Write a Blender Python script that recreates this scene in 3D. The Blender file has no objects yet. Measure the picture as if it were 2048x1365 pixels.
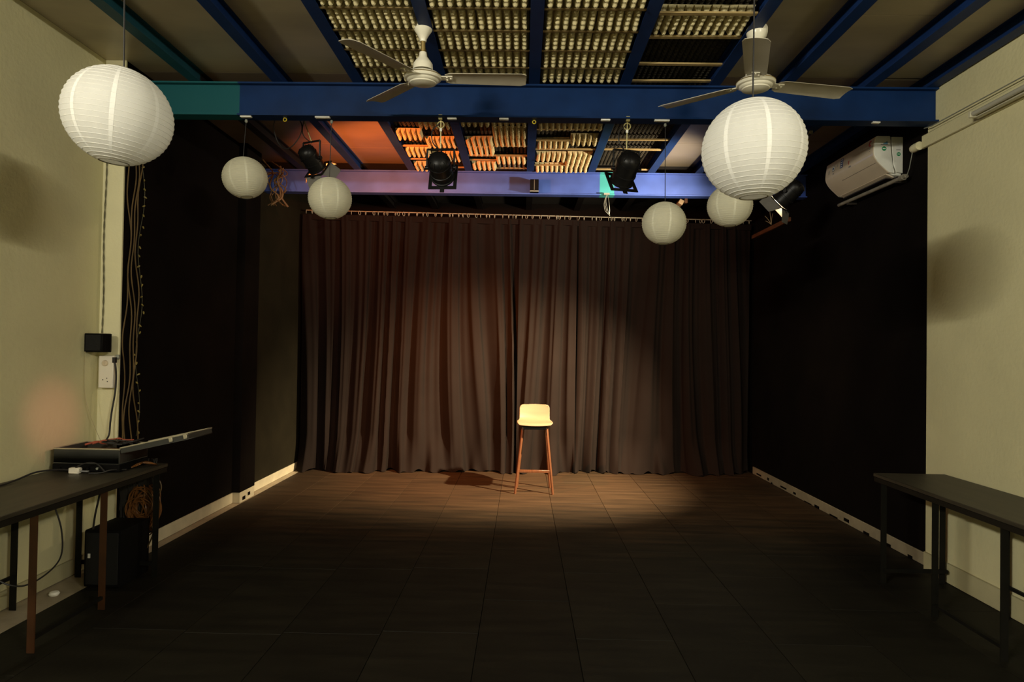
import bpy, bmesh, math, random
from mathutils import Vector, Matrix, Quaternion
random.seed(7)
SC = bpy.context.scene
COL = SC.collection
PI = math.pi
R = math.radians

# ------------------------------------------------------------------ camera, world, house lights, exposure
cam_d = bpy.data.cameras.new('camera')
cam_d.sensor_fit = 'HORIZONTAL'
cam_d.sensor_width = 36.0
cam_d.lens = 36.0 * 1250.0 / 2048.0
cam_d.clip_start = 0.05
cam = bpy.data.objects.new('camera', cam_d)
COL.objects.link(cam)
CAM_Z, PITCH, YAW, ROLL = 1.42, 0.015, 0.0175, 0.016
fw = Vector((-math.sin(YAW) * math.cos(PITCH), math.cos(YAW) * math.cos(PITCH), math.sin(PITCH)))
rt = Vector((math.cos(YAW), math.sin(YAW), 0))
up = rt.cross(fw)
rt2 = rt * math.cos(ROLL) + up * math.sin(ROLL)
up2 = up * math.cos(ROLL) - rt * math.sin(ROLL)
m = Matrix.Identity(4)
for i in range(3):
    m[i][0], m[i][1], m[i][2] = rt2[i], up2[i], -fw[i]
m.translation = Vector((0, 0, CAM_Z))
cam.matrix_world = m
SC.camera = cam

w = bpy.data.worlds.new('world')
SC.world = w
w.use_nodes = True
w.node_tree.nodes['Background'].inputs[0].default_value = (1, 0.9, 0.7, 1)
w.node_tree.nodes['Background'].inputs[1].default_value = 0.0

SC.view_settings.view_transform = 'Standard'
SC.view_settings.look = 'None'
SC.view_settings.gamma = 1.0
SC.view_settings.use_curve_mapping = False
SC.view_settings.exposure = 0.0

HOUSE = (1.0, 0.945, 0.78)
HOUSE_W = 140.0
for sx in (-1, 1):
    d = bpy.data.lights.new('house_tube_light', 'AREA')
    d.shape = 'RECTANGLE'
    d.size, d.size_y = 1.2, 0.06
    d.energy = HOUSE_W * (1.62 if sx < 0 else 0.80)
    d.color = HOUSE
    o = bpy.data.objects.new('house_tube_light', d)
    COL.objects.link(o)
    o.location = (sx * 2.56, -1.0, 2.68)
    # lies along Y, shines towards the room's middle and a little down
    dirv = Vector((-sx, 0.25, 0.10)).normalized()
    z = -dirv
    x = Vector((0, 1, 0)) - z * z.y
    x.normalize()
    y = z.cross(x)
    mm = Matrix.Identity(4)
    for i in range(3):
        mm[i][0], mm[i][1], mm[i][2] = x[i], y[i], z[i]
    mm.translation = o.location
    o.matrix_world = mm

# red lamp that throws the pink patch on the left white wall
d = bpy.data.lights.new('red_wall_spot', 'SPOT')
d.energy = 230
d.color = (1.0, 0.30, 0.30)
d.spot_size = R(6.2)
d.spot_blend = 1.0
d.shadow_soft_size = 0.05
o = bpy.data.objects.new('red_wall_spot', d)
COL.objects.link(o)
o.location = (2.2, 2.35, 2.7)
o.rotation_euler = (Vector((-2.745, 3.62, 0.98)) - o.location).to_track_quat('-Z', 'Y').to_euler()


# ------------------------------------------------------------------ helpers
class MB:
    def __init__(s):
        s.v, s.f = [], []

    def add(s, vs, fs, M=None):
        n = len(s.v)
        for p in vs:
            p = Vector(p)
            s.v.append(M @ p if M else p)
        s.f += [[i + n for i in q] for q in fs]
        return s

    def box(s, c, sz, M=None):
        x, y, z = c
        a, b, h = sz[0] / 2, sz[1] / 2, sz[2] / 2
        vs = [(x + i * a, y + j * b, z + k * h) for k in (-1, 1) for j in (-1, 1) for i in (-1, 1)]
        fs = [(0, 2, 3, 1), (4, 5, 7, 6), (0, 1, 5, 4), (2, 6, 7, 3), (0, 4, 6, 2), (1, 3, 7, 5)]
        return s.add(vs, fs, M)

    def b2(s, lo, hi, M=None):
        return s.box([(lo[i] + hi[i]) / 2 for i in range(3)], [hi[i] - lo[i] for i in range(3)], M)

    def tube(s, pts, r, n=8, M=None, cap=True, taper=None):
        pts = [Vector(p) for p in pts]
        vs, fs = [], []
        prev = None
        for i, p in enumerate(pts):
            t = (pts[min(i + 1, len(pts) - 1)] - pts[max(i - 1, 0)])
            if t.length < 1e-9:
                t = Vector((0, 0, 1))
            t.normalize()
            if prev is None:
                a = Vector((1, 0, 0)) if abs(t.x) < 0.8 else Vector((0, 1, 0))
                u = (a - t * a.dot(t)).normalized()
            else:
                u = (prev - t * prev.dot(t))
                u = u.normalized() if u.length > 1e-6 else prev
            prev = u
            w_ = t.cross(u)
            rr = r if taper is None else r + (taper - r) * i / (len(pts) - 1)
            for k in range(n):
                a = 2 * PI * k / n
                vs.append(p + (u * math.cos(a) + w_ * math.sin(a)) * rr)
        for i in range(len(pts) - 1):
            for k in range(n):
                k2 = (k + 1) % n
                fs.append((i * n + k, i * n + k2, (i + 1) * n + k2, (i + 1) * n + k))
        if cap:
            fs.append(tuple(range(n))[::-1])
            fs.append(tuple((len(pts) - 1) * n + k for k in range(n)))
        return s.add(vs, fs, M)

    def lathe(s, prof, n=24, M=None):
        vs, fs = [], []
        for r, z in prof:
            for k in range(n):
                a = 2 * PI * k / n
                vs.append((r * math.cos(a), r * math.sin(a), z))
        for i in range(len(prof) - 1):
            for k in range(n):
                k2 = (k + 1) % n
                fs.append((i * n + k, i * n + k2, (i + 1) * n + k2, (i + 1) * n + k))
        if prof[0][0] > 1e-6:
            pass
        return s.add(vs, fs, M)

    def prism(s, poly, p0, p1, ax):
        """poly: list of (a,b) in the two axes other than ax, extruded p0..p1 along ax"""
        n = len(poly)
        vs = []
        for t in (p0, p1):
            for a, b in poly:
                vs.append((t, a, b) if ax == 0 else (a, t, b) if ax == 1 else (a, b, t))
        fs = [(k, (k + 1) % n, n + (k + 1) % n, n + k) for k in range(n)]
        fs += [tuple(range(n))[::-1], tuple(range(n, 2 * n))]
        return s.add(vs, fs)

    def torus(s, R_, r, n=24, k=6, M=None):
        vs, fs = [], []
        for i in range(n):
            a = 2 * PI * i / n
            for j in range(k):
                b = 2 * PI * j / k
                q = R_ + r * math.cos(b)
                vs.append((q * math.cos(a), q * math.sin(a), r * math.sin(b)))
        for i in range(n):
            for j in range(k):
                fs.append((i * k + j, ((i + 1) % n) * k + j, ((i + 1) % n) * k + (j + 1) % k, i * k + (j + 1) % k))
        return s.add(vs, fs, M)

    def mesh(s, name, smooth=True, bevel=0.0, weld=True, seg=1):
        me = bpy.data.meshes.new(name)
        bm = bmesh.new()
        vs = [bm.verts.new(p) for p in s.v]
        for q in s.f:
            try:
                bm.faces.new([vs[i] for i in q])
            except ValueError:
                pass
        if weld:
            bmesh.ops.remove_doubles(bm, verts=bm.verts, dist=1e-6)
        bmesh.ops.recalc_face_normals(bm, faces=bm.faces)
        if bevel > 0:
            ed = [e for e in bm.edges if len(e.link_faces) == 2 and e.calc_face_angle(0) > R(35)]
            bmesh.ops.bevel(bm, geom=ed, offset=bevel, segments=seg, affect='EDGES', profile=0.6, clamp_overlap=True)
        bm.to_mesh(me)
        bm.free()
        if smooth:
            for p in me.polygons:
                p.use_smooth = True
            me.set_sharp_from_angle(angle=R(38))
        return me

    def obj(s, name, mat, parent=None, loc=(0, 0, 0), rot=(0, 0, 0), smooth=True, bevel=0.0, weld=True, seg=1):
        me = s.mesh(name, smooth, bevel, weld, seg)
        me.materials.append(mat)
        return link(name, me, parent, loc, rot)


def link(name, me, parent=None, loc=(0, 0, 0), rot=(0, 0, 0)):
    o = bpy.data.objects.new(name, me)
    COL.objects.link(o)
    o.location = loc
    o.rotation_euler = rot
    if parent:
        o.parent = parent
    return o


def tag(o, label, cat, group=None):
    o['label'] = label
    o['category'] = cat
    if group:
        o['group'] = group
    return o


def thing(name, label, cat, loc=(0, 0, 0), rot=(0, 0, 0), group=None):
    o = bpy.data.objects.new(name, None)
    o.empty_display_size = 0.1
    COL.objects.link(o)
    o.location = loc
    o.rotation_euler = rot
    return tag(o, label, cat, group)


def struct(o):
    o['kind'] = 'structure'
    return o


def copy_tree(o, parent=None):
    c = o.copy()
    COL.objects.link(c)
    c.parent = parent
    for ch in list(o.children):
        copy_tree(ch, c)
    return c


def spline(pts, n=8):
    """Catmull-Rom through pts"""
    P = [Vector(p) for p in pts]
    P = [P[0] * 2 - P[1]] + P + [P[-1] * 2 - P[-2]]
    out = []
    for i in range(1, len(P) - 2):
        for k in range(n):
            t = k / n
            a, b, c, d_ = P[i - 1], P[i], P[i + 1], P[i + 2]
            out.append(0.5 * ((2 * b) + (c - a) * t + (2 * a - 5 * b + 4 * c - d_) * t * t + (3 * b - a - 3 * c + d_) * t ** 3))
    out.append(P[-2])
    return out


# ------------------------------------------------------------------ materials
def mat(name, col, rough=0.6, metal=0.0, var=0.12, scale=6.0, bump=0.0, bscale=60.0, spec=0.4, col2=None, stretch=None, emit=None, estr=0.0, detail=6):
    mt = bpy.data.materials.new(name)
    mt.use_nodes = True
    nt = mt.node_tree
    N, Lk = nt.nodes, nt.links
    b = N['Principled BSDF']
    b.inputs['Roughness'].default_value = rough
    b.inputs['Metallic'].default_value = metal
    b.inputs['Specular IOR Level'].default_value = spec
    tc = N.new('ShaderNodeTexCoord')
    mp = N.new('ShaderNodeMapping')
    Lk.new(tc.outputs['Object'], mp.inputs[0])
    if stretch:
        mp.inputs['Scale'].default_value = stretch
    nz = N.new('ShaderNodeTexNoise')
    nz.inputs['Scale'].default_value = scale
    nz.inputs['Detail'].default_value = detail
    Lk.new(mp.outputs[0], nz.inputs['Vector'])
    rp = N.new('ShaderNodeValToRGB')
    rp.color_ramp.elements[0].position = 0.3
    rp.color_ramp.elements[1].position = 0.7
    c2 = col2 or tuple(min(1, c * (1 + var)) for c in col)
    c1 = col if col2 else tuple(c * (1 - var) for c in col)
    rp.color_ramp.elements[0].color = (*c1, 1)
    rp.color_ramp.elements[1].color = (*c2, 1)
    Lk.new(nz.outputs['Fac'], rp.inputs[0])
    Lk.new(rp.outputs[0], b.inputs['Base Color'])
    if bump > 0:
        n2 = N.new('ShaderNodeTexNoise')
        n2.inputs['Scale'].default_value = bscale
        n2.inputs['Detail'].default_value = 5
        Lk.new(mp.outputs[0], n2.inputs['Vector'])
        bp = N.new('ShaderNodeBump')
        bp.inputs['Strength'].default_value = bump
        bp.inputs['Distance'].default_value = 0.01
        Lk.new(n2.outputs['Fac'], bp.inputs['Height'])
        Lk.new(bp.outputs[0], b.inputs['Normal'])
    if emit:
        b.inputs['Emission Color'].default_value = (*emit, 1)
        b.inputs['Emission Strength'].default_value = estr
    mt['ramp'] = rp.name
    return mt


M = {}
M['white_wall'] = mat('white_wall', (0.62, 0.575, 0.345), 0.7, var=0.06, scale=2.5, bump=0.25, bscale=45)
M['pilaster'] = mat('pilaster', (0.76, 0.71, 0.46), 0.65, var=0.05, scale=3, bump=0.15, bscale=50)
M['skirting'] = mat('skirting', (0.46, 0.42, 0.25), 0.6, var=0.1, scale=5)
M['skirt_stage'] = mat('skirt_stage', (0.52, 0.47, 0.34), 0.55, var=0.12, scale=8)
M['skirt_right'] = mat('skirt_right', (0.30, 0.255, 0.17), 0.6, var=0.15, scale=8)
M['floor_strip'] = mat('floor_strip', (0.36, 0.30, 0.21), 0.6, var=0.15, scale=7)
M['black_wall'] = mat('black_wall', (0.0045, 0.0030, 0.0024), 0.85, var=0.25, scale=3, bump=0.15, bscale=40, spec=0.08)
M['stage_wall'] = mat('stage_wall', (0.0135, 0.0112, 0.006), 0.8, var=0.2, scale=3, bump=0.15, bscale=40, spec=0.1)
M['floor_gap'] = mat('floor_gap', (0.008, 0.007, 0.006), 0.9)
M['ceil_sheet'] = mat('ceil_sheet', (0.36, 0.305, 0.195), 0.32, var=0.22, scale=1.3, spec=0.5, stretch=(1, 2.2, 1))
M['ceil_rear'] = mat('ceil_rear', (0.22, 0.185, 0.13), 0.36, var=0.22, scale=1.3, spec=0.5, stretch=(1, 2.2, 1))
M['ceil_black'] = mat('ceil_black', (0.02, 0.018, 0.016), 0.7, var=0.2)
M['foam'] = mat('foam', (0.036, 0.031, 0.022), 0.9, var=0.25, scale=9, spec=0.15)
M['batten'] = mat('batten', (0.34, 0.245, 0.10), 0.6, var=0.25, scale=5, stretch=(1, 12, 12))
M['batten_dark'] = mat('batten_dark', (0.20, 0.14, 0.05), 0.65, var=0.25, scale=5, stretch=(1, 12, 12))
M['tray'] = mat('tray', (0.53, 0.46, 0.26), 0.85, var=0.14, scale=14, bump=0.3, bscale=120, spec=0.2)
M['tray_dark'] = mat('tray_dark', (0.10, 0.085, 0.065), 0.85, var=0.14, scale=14, spec=0.2)
M['blue'] = mat('blue', (0.012, 0.035, 0.125), 0.42, var=0.22, scale=7, bump=0.06, bscale=30, spec=0.5)
M['teal_rafter'] = mat('teal_rafter', (0.012, 0.06, 0.085), 0.42, var=0.22, scale=7, spec=0.5)
M['paper'] = mat('paper', (0.86, 0.855, 0.82), 0.75, var=0.03, scale=30, bump=0.12, bscale=90, spec=0.2)
M['paper_seam'] = mat('paper_seam', (0.97, 0.965, 0.93), 0.7, var=0.02, spec=0.2)
M['wire'] = mat('wire', (0.25, 0.23, 0.18), 0.5, metal=0.6)
M['black_cord'] = mat('black_cord', (0.018, 0.016, 0.015), 0.5, spec=0.4)
M['fan_white'] = mat('fan_white', (0.80, 0.76, 0.62), 0.28, var=0.04, spec=0.5)
M['fan_blade'] = mat('fan_blade', (0.50, 0.46, 0.36), 0.4, var=0.08, scale=8, spec=0.5)
M['fan_trim'] = mat('fan_trim', (0.42, 0.31, 0.12), 0.35, metal=0.7)
M['rod_metal'] = mat('rod_metal', (0.46, 0.47, 0.38), 0.45, metal=0.3)
M['can_black'] = mat('can_black', (0.006, 0.0055, 0.0055), 0.42, var=0.2, spec=0.3)
M['can_inner'] = mat('can_inner', (0.55, 0.52, 0.48), 0.35, metal=0.5)
M['hook'] = mat('hook', (0.55, 0.48, 0.22), 0.4, metal=0.6)
M['yellow_hook'] = mat('yellow_hook', (0.55, 0.42, 0.03), 0.4)
M['galv'] = mat('galv', (0.40, 0.42, 0.36), 0.45, metal=0.6)
M['clip_white'] = mat('clip_white', (0.86, 0.85, 0.78), 0.5, var=0.03)
M['ac_front'] = mat('ac_front', (0.66, 0.56, 0.42), 0.16, var=0.05, spec=0.6)
M['ac_side'] = mat('ac_side', (0.80, 0.80, 0.72), 0.4, var=0.03)
M['ac_dark'] = mat('ac_dark', (0.03, 0.025, 0.02), 0.5)
M['st_blue'] = mat('st_blue', (0.03, 0.07, 0.22), 0.5)
M['st_cyan'] = mat('st_cyan', (0.12, 0.32, 0.52), 0.5)
M['st_green'] = mat('st_green', (0.01, 0.26, 0.09), 0.5)
M['st_red'] = mat('st_red', (0.45, 0.06, 0.03), 0.5)
M['st_grey'] = mat('st_grey', (0.22, 0.22, 0.22), 0.5)
M['st_white'] = mat('st_white', (0.8, 0.8, 0.75), 0.5)
M['pipe_white'] = mat('pipe_white', (0.55, 0.52, 0.38), 0.35, var=0.04)
M['pipe_grey'] = mat('pipe_grey', (0.26, 0.235, 0.18), 0.4, var=0.3, scale=9)
M['tube_glass'] = mat('tube_glass', (0.40, 0.385, 0.31), 0.25, var=0.03)
M['table_top'] = mat('table_top', (0.040, 0.034, 0.022), 0.5, var=0.25, scale=4, stretch=(8, 1, 8), spec=0.45)
M['table_edge'] = mat('table_edge', (0.012, 0.010, 0.007), 0.6, spec=0.15)
M['leg_brown'] = mat('leg_brown', (0.050, 0.018, 0.005), 0.5, var=0.2, scale=12)
M['leg_black'] = mat('leg_black', (0.007, 0.0065, 0.005), 0.6, spec=0.15, var=0.25, scale=12)
M['case_grey'] = mat('case_grey', (0.055, 0.055, 0.048), 0.35, metal=0.2, var=0.1)
M['case_rim'] = mat('case_rim', (0.55, 0.50, 0.36), 0.35, metal=0.6)
M['case_in'] = mat('case_in', (0.22, 0.085, 0.03), 0.8)
M['red_cloth'] = mat('red_cloth', (0.36, 0.085, 0.045), 0.7)
M['copper_cord'] = mat('copper_cord', (0.15, 0.058, 0.014), 0.4, var=0.3, scale=30)
M['brown_cord'] = mat('brown_cord', (0.12, 0.075, 0.028), 0.5, var=0.3, scale=9)
M['olive_cord'] = mat('olive_cord', (0.13, 0.12, 0.07), 0.5, var=0.3, scale=20)
M['tan_cord'] = mat('tan_cord', (0.40, 0.34, 0.2), 0.5)
M['bulb'] = mat('bulb', (0.36, 0.28, 0.08), 0.35)
M['outlet'] = mat('outlet', (0.80, 0.74, 0.62), 0.4, var=0.03)
M['dial'] = mat('dial', (0.66, 0.55, 0.40), 0.4)
M['black_plastic'] = mat('black_plastic', (0.0035, 0.0032, 0.003), 0.7, var=0.2, spec=0.1)
M['cloth_grille'] = mat('cloth_grille', (0.006, 0.006, 0.006), 0.9, bump=0.2, bscale=250)
M['seat_wood'] = mat('seat_wood', (0.20, 0.148, 0.088), 0.42, var=0.06, scale=3, stretch=(1, 14, 14), spec=0.4)
M['leg_wood'] = mat('leg_wood', (0.098, 0.036, 0.014), 0.4, var=0.2, scale=6, stretch=(12, 12, 1))
M['brown_wood'] = mat('brown_wood', (0.16, 0.065, 0.03), 0.6, var=0.3, scale=5, stretch=(9, 1, 9))
M['raw_wood'] = mat('raw_wood', (0.45, 0.33, 0.2), 0.6)


def floor_mat(name, seed):
    mt = mat(name, (0.0095, 0.0083, 0.0052), 0.6, var=0.16, scale=3.0, bump=0.12, bscale=35, spec=0.2)
    nt = mt.node_tree
    N, Lk = nt.nodes, nt.links
    b = N['Principled BSDF']
    rp = N[mt['ramp']]
    # scuffs and worn streaks of the painted boards, per object variation
    tc = [n for n in N if n.type == 'TEX_COORD'][0]
    oi = N.new('ShaderNodeObjectInfo')
    geo = N.new('ShaderNodeNewGeometry')
    mp = N.new('ShaderNodeMapping')
    mp.inputs['Scale'].default_value = (0.8, 6.0, 1)
    Lk.new(geo.outputs['Position'], mp.inputs[0])
    nz = N.new('ShaderNodeTexNoise')
    nz.inputs['Scale'].default_value = 2.2
    nz.inputs['Detail'].default_value = 8
    Lk.new(mp.outputs[0], nz.inputs['Vector'])
    r2 = N.new('ShaderNodeValToRGB')
    r2.color_ramp.elements[0].position = 0.35
    r2.color_ramp.elements[0].color = (0.7, 0.7, 0.7, 1)
    r2.color_ramp.elements[1].position = 0.75
    r2.color_ramp.elements[1].color = (1.35, 1.33, 1.3, 1)
    Lk.new(nz.outputs['Fac'], r2.inputs[0])
    mx = N.new('ShaderNodeMix')
    mx.data_type = 'RGBA'
    mx.blend_type = 'MULTIPLY'
    mx.inputs['Factor'].default_value = 1.0
    Lk.new(rp.outputs[0], mx.inputs[6])
    Lk.new(r2.outputs[0], mx.inputs[7])
    ma = N.new('ShaderNodeMapRange')
    ma.inputs['To Min'].default_value = 0.85
    ma.inputs['To Max'].default_value = 1.15
    Lk.new(oi.outputs['Random'], ma.inputs['Value'])
    # stage lamp's pool of light put into the colour: boards turn browner towards the curtain
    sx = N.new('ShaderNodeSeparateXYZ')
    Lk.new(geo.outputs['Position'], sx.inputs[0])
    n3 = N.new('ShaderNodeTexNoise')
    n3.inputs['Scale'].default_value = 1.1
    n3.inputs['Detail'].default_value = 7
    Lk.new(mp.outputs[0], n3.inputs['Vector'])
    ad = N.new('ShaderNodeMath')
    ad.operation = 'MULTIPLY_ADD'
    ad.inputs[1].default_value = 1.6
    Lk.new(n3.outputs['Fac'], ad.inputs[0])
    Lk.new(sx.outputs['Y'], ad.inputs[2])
    pool_ = N.new('ShaderNodeMapRange')
    pool_.interpolation_type = 'SMOOTHSTEP'
    pool_.inputs['From Min'].default_value = 5.0
    pool_.inputs['From Max'].default_value = 7.0
    Lk.new(ad.outputs[0], pool_.inputs['Value'])
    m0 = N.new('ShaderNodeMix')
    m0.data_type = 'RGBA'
    Lk.new(pool_.outputs[0], m0.inputs['Factor'])
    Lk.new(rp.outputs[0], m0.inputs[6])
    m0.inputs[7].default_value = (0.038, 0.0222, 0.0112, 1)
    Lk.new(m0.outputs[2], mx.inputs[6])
    m2 = N.new('ShaderNodeMix')
    m2.data_type = 'RGBA'
    m2.blend_type = 'MULTIPLY'
    m2.inputs['Factor'].default_value = 1.0
    Lk.new(mx.outputs[2], m2.inputs[6])
    Lk.new(ma.outputs[0], m2.inputs[7])
    Lk.new(m2.outputs[2], b.inputs['Base Color'])
    return mt


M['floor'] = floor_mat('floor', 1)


def beam_mat(name, x0, x1, base=(0.004, 0.022, 0.088), teal=(0.010, 0.085, 0.10), spec=0.15):
    """blue gloss paint with a teal painted length x0..x1 and a ragged white edge"""
    mt = mat(name, base, 0.45, var=0.18, scale=5, bump=0.05, bscale=25, spec=spec)
    nt = mt.node_tree
    N, Lk = nt.nodes, nt.links
    b = N['Principled BSDF']
    rp = N[mt['ramp']]
    tc = [n for n in N if n.type == 'TEX_COORD'][0]
    sp = N.new('ShaderNodeSeparateXYZ')
    Lk.new(tc.outputs['Object'], sp.inputs[0])
    g = N.new('ShaderNodeMath'); g.operation = 'GREATER_THAN'; g.inputs[1].default_value = x0
    l = N.new('ShaderNodeMath'); l.operation = 'LESS_THAN'; l.inputs[1].default_value = x1
    Lk.new(sp.outputs['X'], g.inputs[0]); Lk.new(sp.outputs['X'], l.inputs[0])
    a = N.new('ShaderNodeMath'); a.operation = 'MULTIPLY'
    Lk.new(g.outputs[0], a.inputs[0]); Lk.new(l.outputs[0], a.inputs[1])
    mx = N.new('ShaderNodeMix'); mx.data_type = 'RGBA'
    Lk.new(a.outputs[0], mx.inputs['Factor'])
    Lk.new(rp.outputs[0], mx.inputs[6])
    mx.inputs[7].default_value = (*teal, 1)
    Lk.new(mx.outputs[2], b.inputs['Base Color'])
    return mt


M['rafter_blue'] = beam_mat('rafter_blue', -9, 9, (0.008, 0.026, 0.100))
for n_ in M['rafter_blue'].node_tree.nodes:            # over the stage the shade on the rafters is put in as black colour
    if n_.type == 'SEPXYZ':
        for l_ in list(M['rafter_blue'].node_tree.links):
            if l_.from_node == n_:
                t_ = l_.to_socket
                M['rafter_blue'].node_tree.links.new(n_.outputs['Y'], t_)
    if n_.type == 'MATH' and n_.operation == 'GREATER_THAN':
        n_.inputs[1].default_value = 6.2 + 3.19
    if n_.type == 'MATH' and n_.operation == 'LESS_THAN':
        n_.inputs[1].default_value = 99
    if n_.type == 'MIX':
        n_.inputs[7].default_value = (0.012, 0.011, 0.011, 1)
M['teal_rafter'] = M['rafter_blue'].copy()
for n_ in M['teal_rafter'].node_tree.nodes:
    if n_.type == 'VALTORGB':
        n_.color_ramp.elements[0].color = (0.010, 0.050, 0.070, 1)
        n_.color_ramp.elements[1].color = (0.015, 0.070, 0.095, 1)
    if n_.type == 'MATH' and n_.operation == 'GREATER_THAN':
        n_.inputs[1].default_value = 4.17 + 3.19  # shade behind the front beam goes into the black of this one too
M['beam1'] = beam_mat('beam1', -9, -1.935)
M['beam2'] = beam_mat('beam2', 0.737, 0.88, (0.05, 0.10, 0.40), (0.05, 0.36, 0.38), 0.5)


def curtain_mat():
    mt = mat('curtain', (0.0115, 0.0080, 0.0068), 0.9, var=0.12, scale=2.0, spec=0.06)
    nt = mt.node_tree
    N, Lk = nt.nodes, nt.links
    b = N['Principled BSDF']
    tc = [n for n in N if n.type == 'TEX_COORD'][0]
    mp = N.new('ShaderNodeMapping')
    mp.inputs['Scale'].default_value = (300, 300, 500)
    Lk.new(tc.outputs['Object'], mp.inputs[0])
    nz = N.new('ShaderNodeTexNoise'); nz.inputs['Scale'].default_value = 1.0
    Lk.new(mp.outputs[0], nz.inputs['Vector'])
    bp = N.new('ShaderNodeBump'); bp.inputs['Strength'].default_value = 0.12; bp.inputs['Distance'].default_value = 0.004
    Lk.new(nz.outputs['Fac'], bp.inputs['Height'])
    Lk.new(bp.outputs[0], b.inputs['Normal'])
    b.inputs['Sheen Weight'].default_value = 0.0
    return mt


M['curtain'] = curtain_mat()


def paper_translucent(mt, fac=0.40):
    b = mt.node_tree.nodes['Principled BSDF']
    nt = mt.node_tree
    tr = nt.nodes.new('ShaderNodeBsdfTranslucent')
    tr.inputs['Color'].default_value = (0.88, 0.86, 0.80, 1)
    ms = nt.nodes.new('ShaderNodeMixShader')
    ms.inputs[0].default_value = fac
    out = [n for n in nt.nodes if n.type == 'OUTPUT_MATERIAL'][0]
    nt.links.new(b.outputs[0], ms.inputs[1])
    nt.links.new(tr.outputs[0], ms.inputs[2])
    nt.links.new(ms.outputs[0], out.inputs['Surface'])


M['paper_small'] = mat('paper_small', (0.78, 0.75, 0.58), 0.75, var=0.03, scale=30, bump=0.12, bscale=90, spec=0.2)  # yellower, slightly darker paper for the small lanterns
M['seam_small'] = mat('seam_small', (0.84, 0.82, 0.66), 0.7, var=0.02, spec=0.2)
paper_translucent(M['paper'])
paper_translucent(M['paper_small'])
paper_translucent(M['paper_seam'], 0.25)
paper_translucent(M['seam_small'], 0.25)

# ------------------------------------------------------------------ room shell
XL, XLB, XR, XRB = -2.745, -2.61, 2.705, 2.765
ZC = 3.27
Y0, Y1 = -3.2, 7.85
PIL_Y = 4.0

fl = MB().b2((XL - 0.15, Y0 - 0.15, -0.15), (XRB + 0.1, Y1 + 0.1, -0.014)).obj('floor', M['floor_gap'])
struct(fl)
# painted boards of the floor
PW, PL, G = 0.485, 0.92, 0.0028
bm_cache = {}
xe0, xe1 = -2.525, XRB - 0.012
xs = [xe0] + [-2.14 + PW * k for k in range(0, 11)]
xs = [x for x in xs if x < xe1 - 0.1] + [xe1]
for i in range(len(xs) - 1):
    off = random.choice((0.0, 0.46)) if i else 0.0
    y = -2.9 + off + 0.07 * random.random()
    ys = [Y0]
    while y < 7.7:
        ys.append(y)
        y += PL
    ys.append(Y1)
    for j in range(len(ys) - 1):
        x0, x1, ya, yb = xs[i], xs[i + 1], ys[j], ys[j + 1]
        key = (round(x1 - x0, 3), round(yb - ya, 3))
        if key not in bm_cache:
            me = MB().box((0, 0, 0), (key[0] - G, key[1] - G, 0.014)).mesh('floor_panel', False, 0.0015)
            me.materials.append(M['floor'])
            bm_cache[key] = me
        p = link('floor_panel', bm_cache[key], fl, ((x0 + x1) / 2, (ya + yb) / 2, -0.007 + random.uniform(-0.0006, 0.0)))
        p.rotation_euler = (random.uniform(-1, 1) * 0.0008, random.uniform(-1, 1) * 0.0015, 0)
# pale strip of old floor along the left wall
struct(MB().b2((XL, -3.2, -0.014), (-2.528, PIL_Y, -0.003)).obj('trim_1', M['floor_strip']))
struct(MB().b2((XLB - 0.05, PIL_Y, -0.014), (-2.528, 7.6, -0.003)).obj('trim_2', M['floor_strip']))

# walls
wl = struct(MB().b2((XL - 0.15, Y0, 0), (XL, PIL_Y + 0.02, ZC)).obj('wall_left', M['white_wall']))
ps = MB().b2((XL - 0.15, PIL_Y, 0), (XLB, PIL_Y + 0.012, ZC)).obj('wall_pilaster_left', M['pilaster'])
ps.name = 'trim_3'
struct(ps)
wb = struct(MB().b2((XL - 0.15, PIL_Y + 0.012, 0), (XLB, 5.9, ZC)).obj('wall_left_stage', M['black_wall']))
wc = struct(MB().b2((XL - 0.15, 5.9, 0), (XLB, Y1, ZC)).obj('wall_left_back', M['stage_wall']))
# narrow black pier on the left stage wall with its white foot
pier = MB().b2((XLB, 5.62, 0.095), (-2.535, 5.93, ZC)).obj('trim_4', M['black_wall'])
struct(pier)
pf = MB().b2((XLB, 5.625, 0.0), (-2.537, 5.925, 0.095)).obj('pier_foot', M['skirt_stage'], pier)
sk = MB()
sk.b2((-2.5368, 5.68, 0.012), (-2.5350, 5.74, 0.045))
sk.b2((-2.5368, 5.79, 0.03), (-2.5350, 5.84, 0.06))
sk.obj('pier_scuff', M['black_wall'], pier)

wr = struct(MB().b2((XR, Y0, 0), (XR + 0.25, 4.235, ZC)).obj('wall_right', M['white_wall']))
wrb = struct(MB().b2((XRB, 4.235, 0), (XRB + 0.19, Y1, ZC)).obj('wall_right_stage', M['black_wall']))
wbk = struct(MB().b2((XL - 0.15, Y1, 0), (XRB + 0.19, Y1 + 0.15, ZC)).obj('wall_back', M['black_wall']))
wf = struct(MB().b2((XL - 0.15, Y0 - 0.15, 0), (XR + 0.25, Y0, ZC)).obj('wall_front', M['white_wall']))

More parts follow.
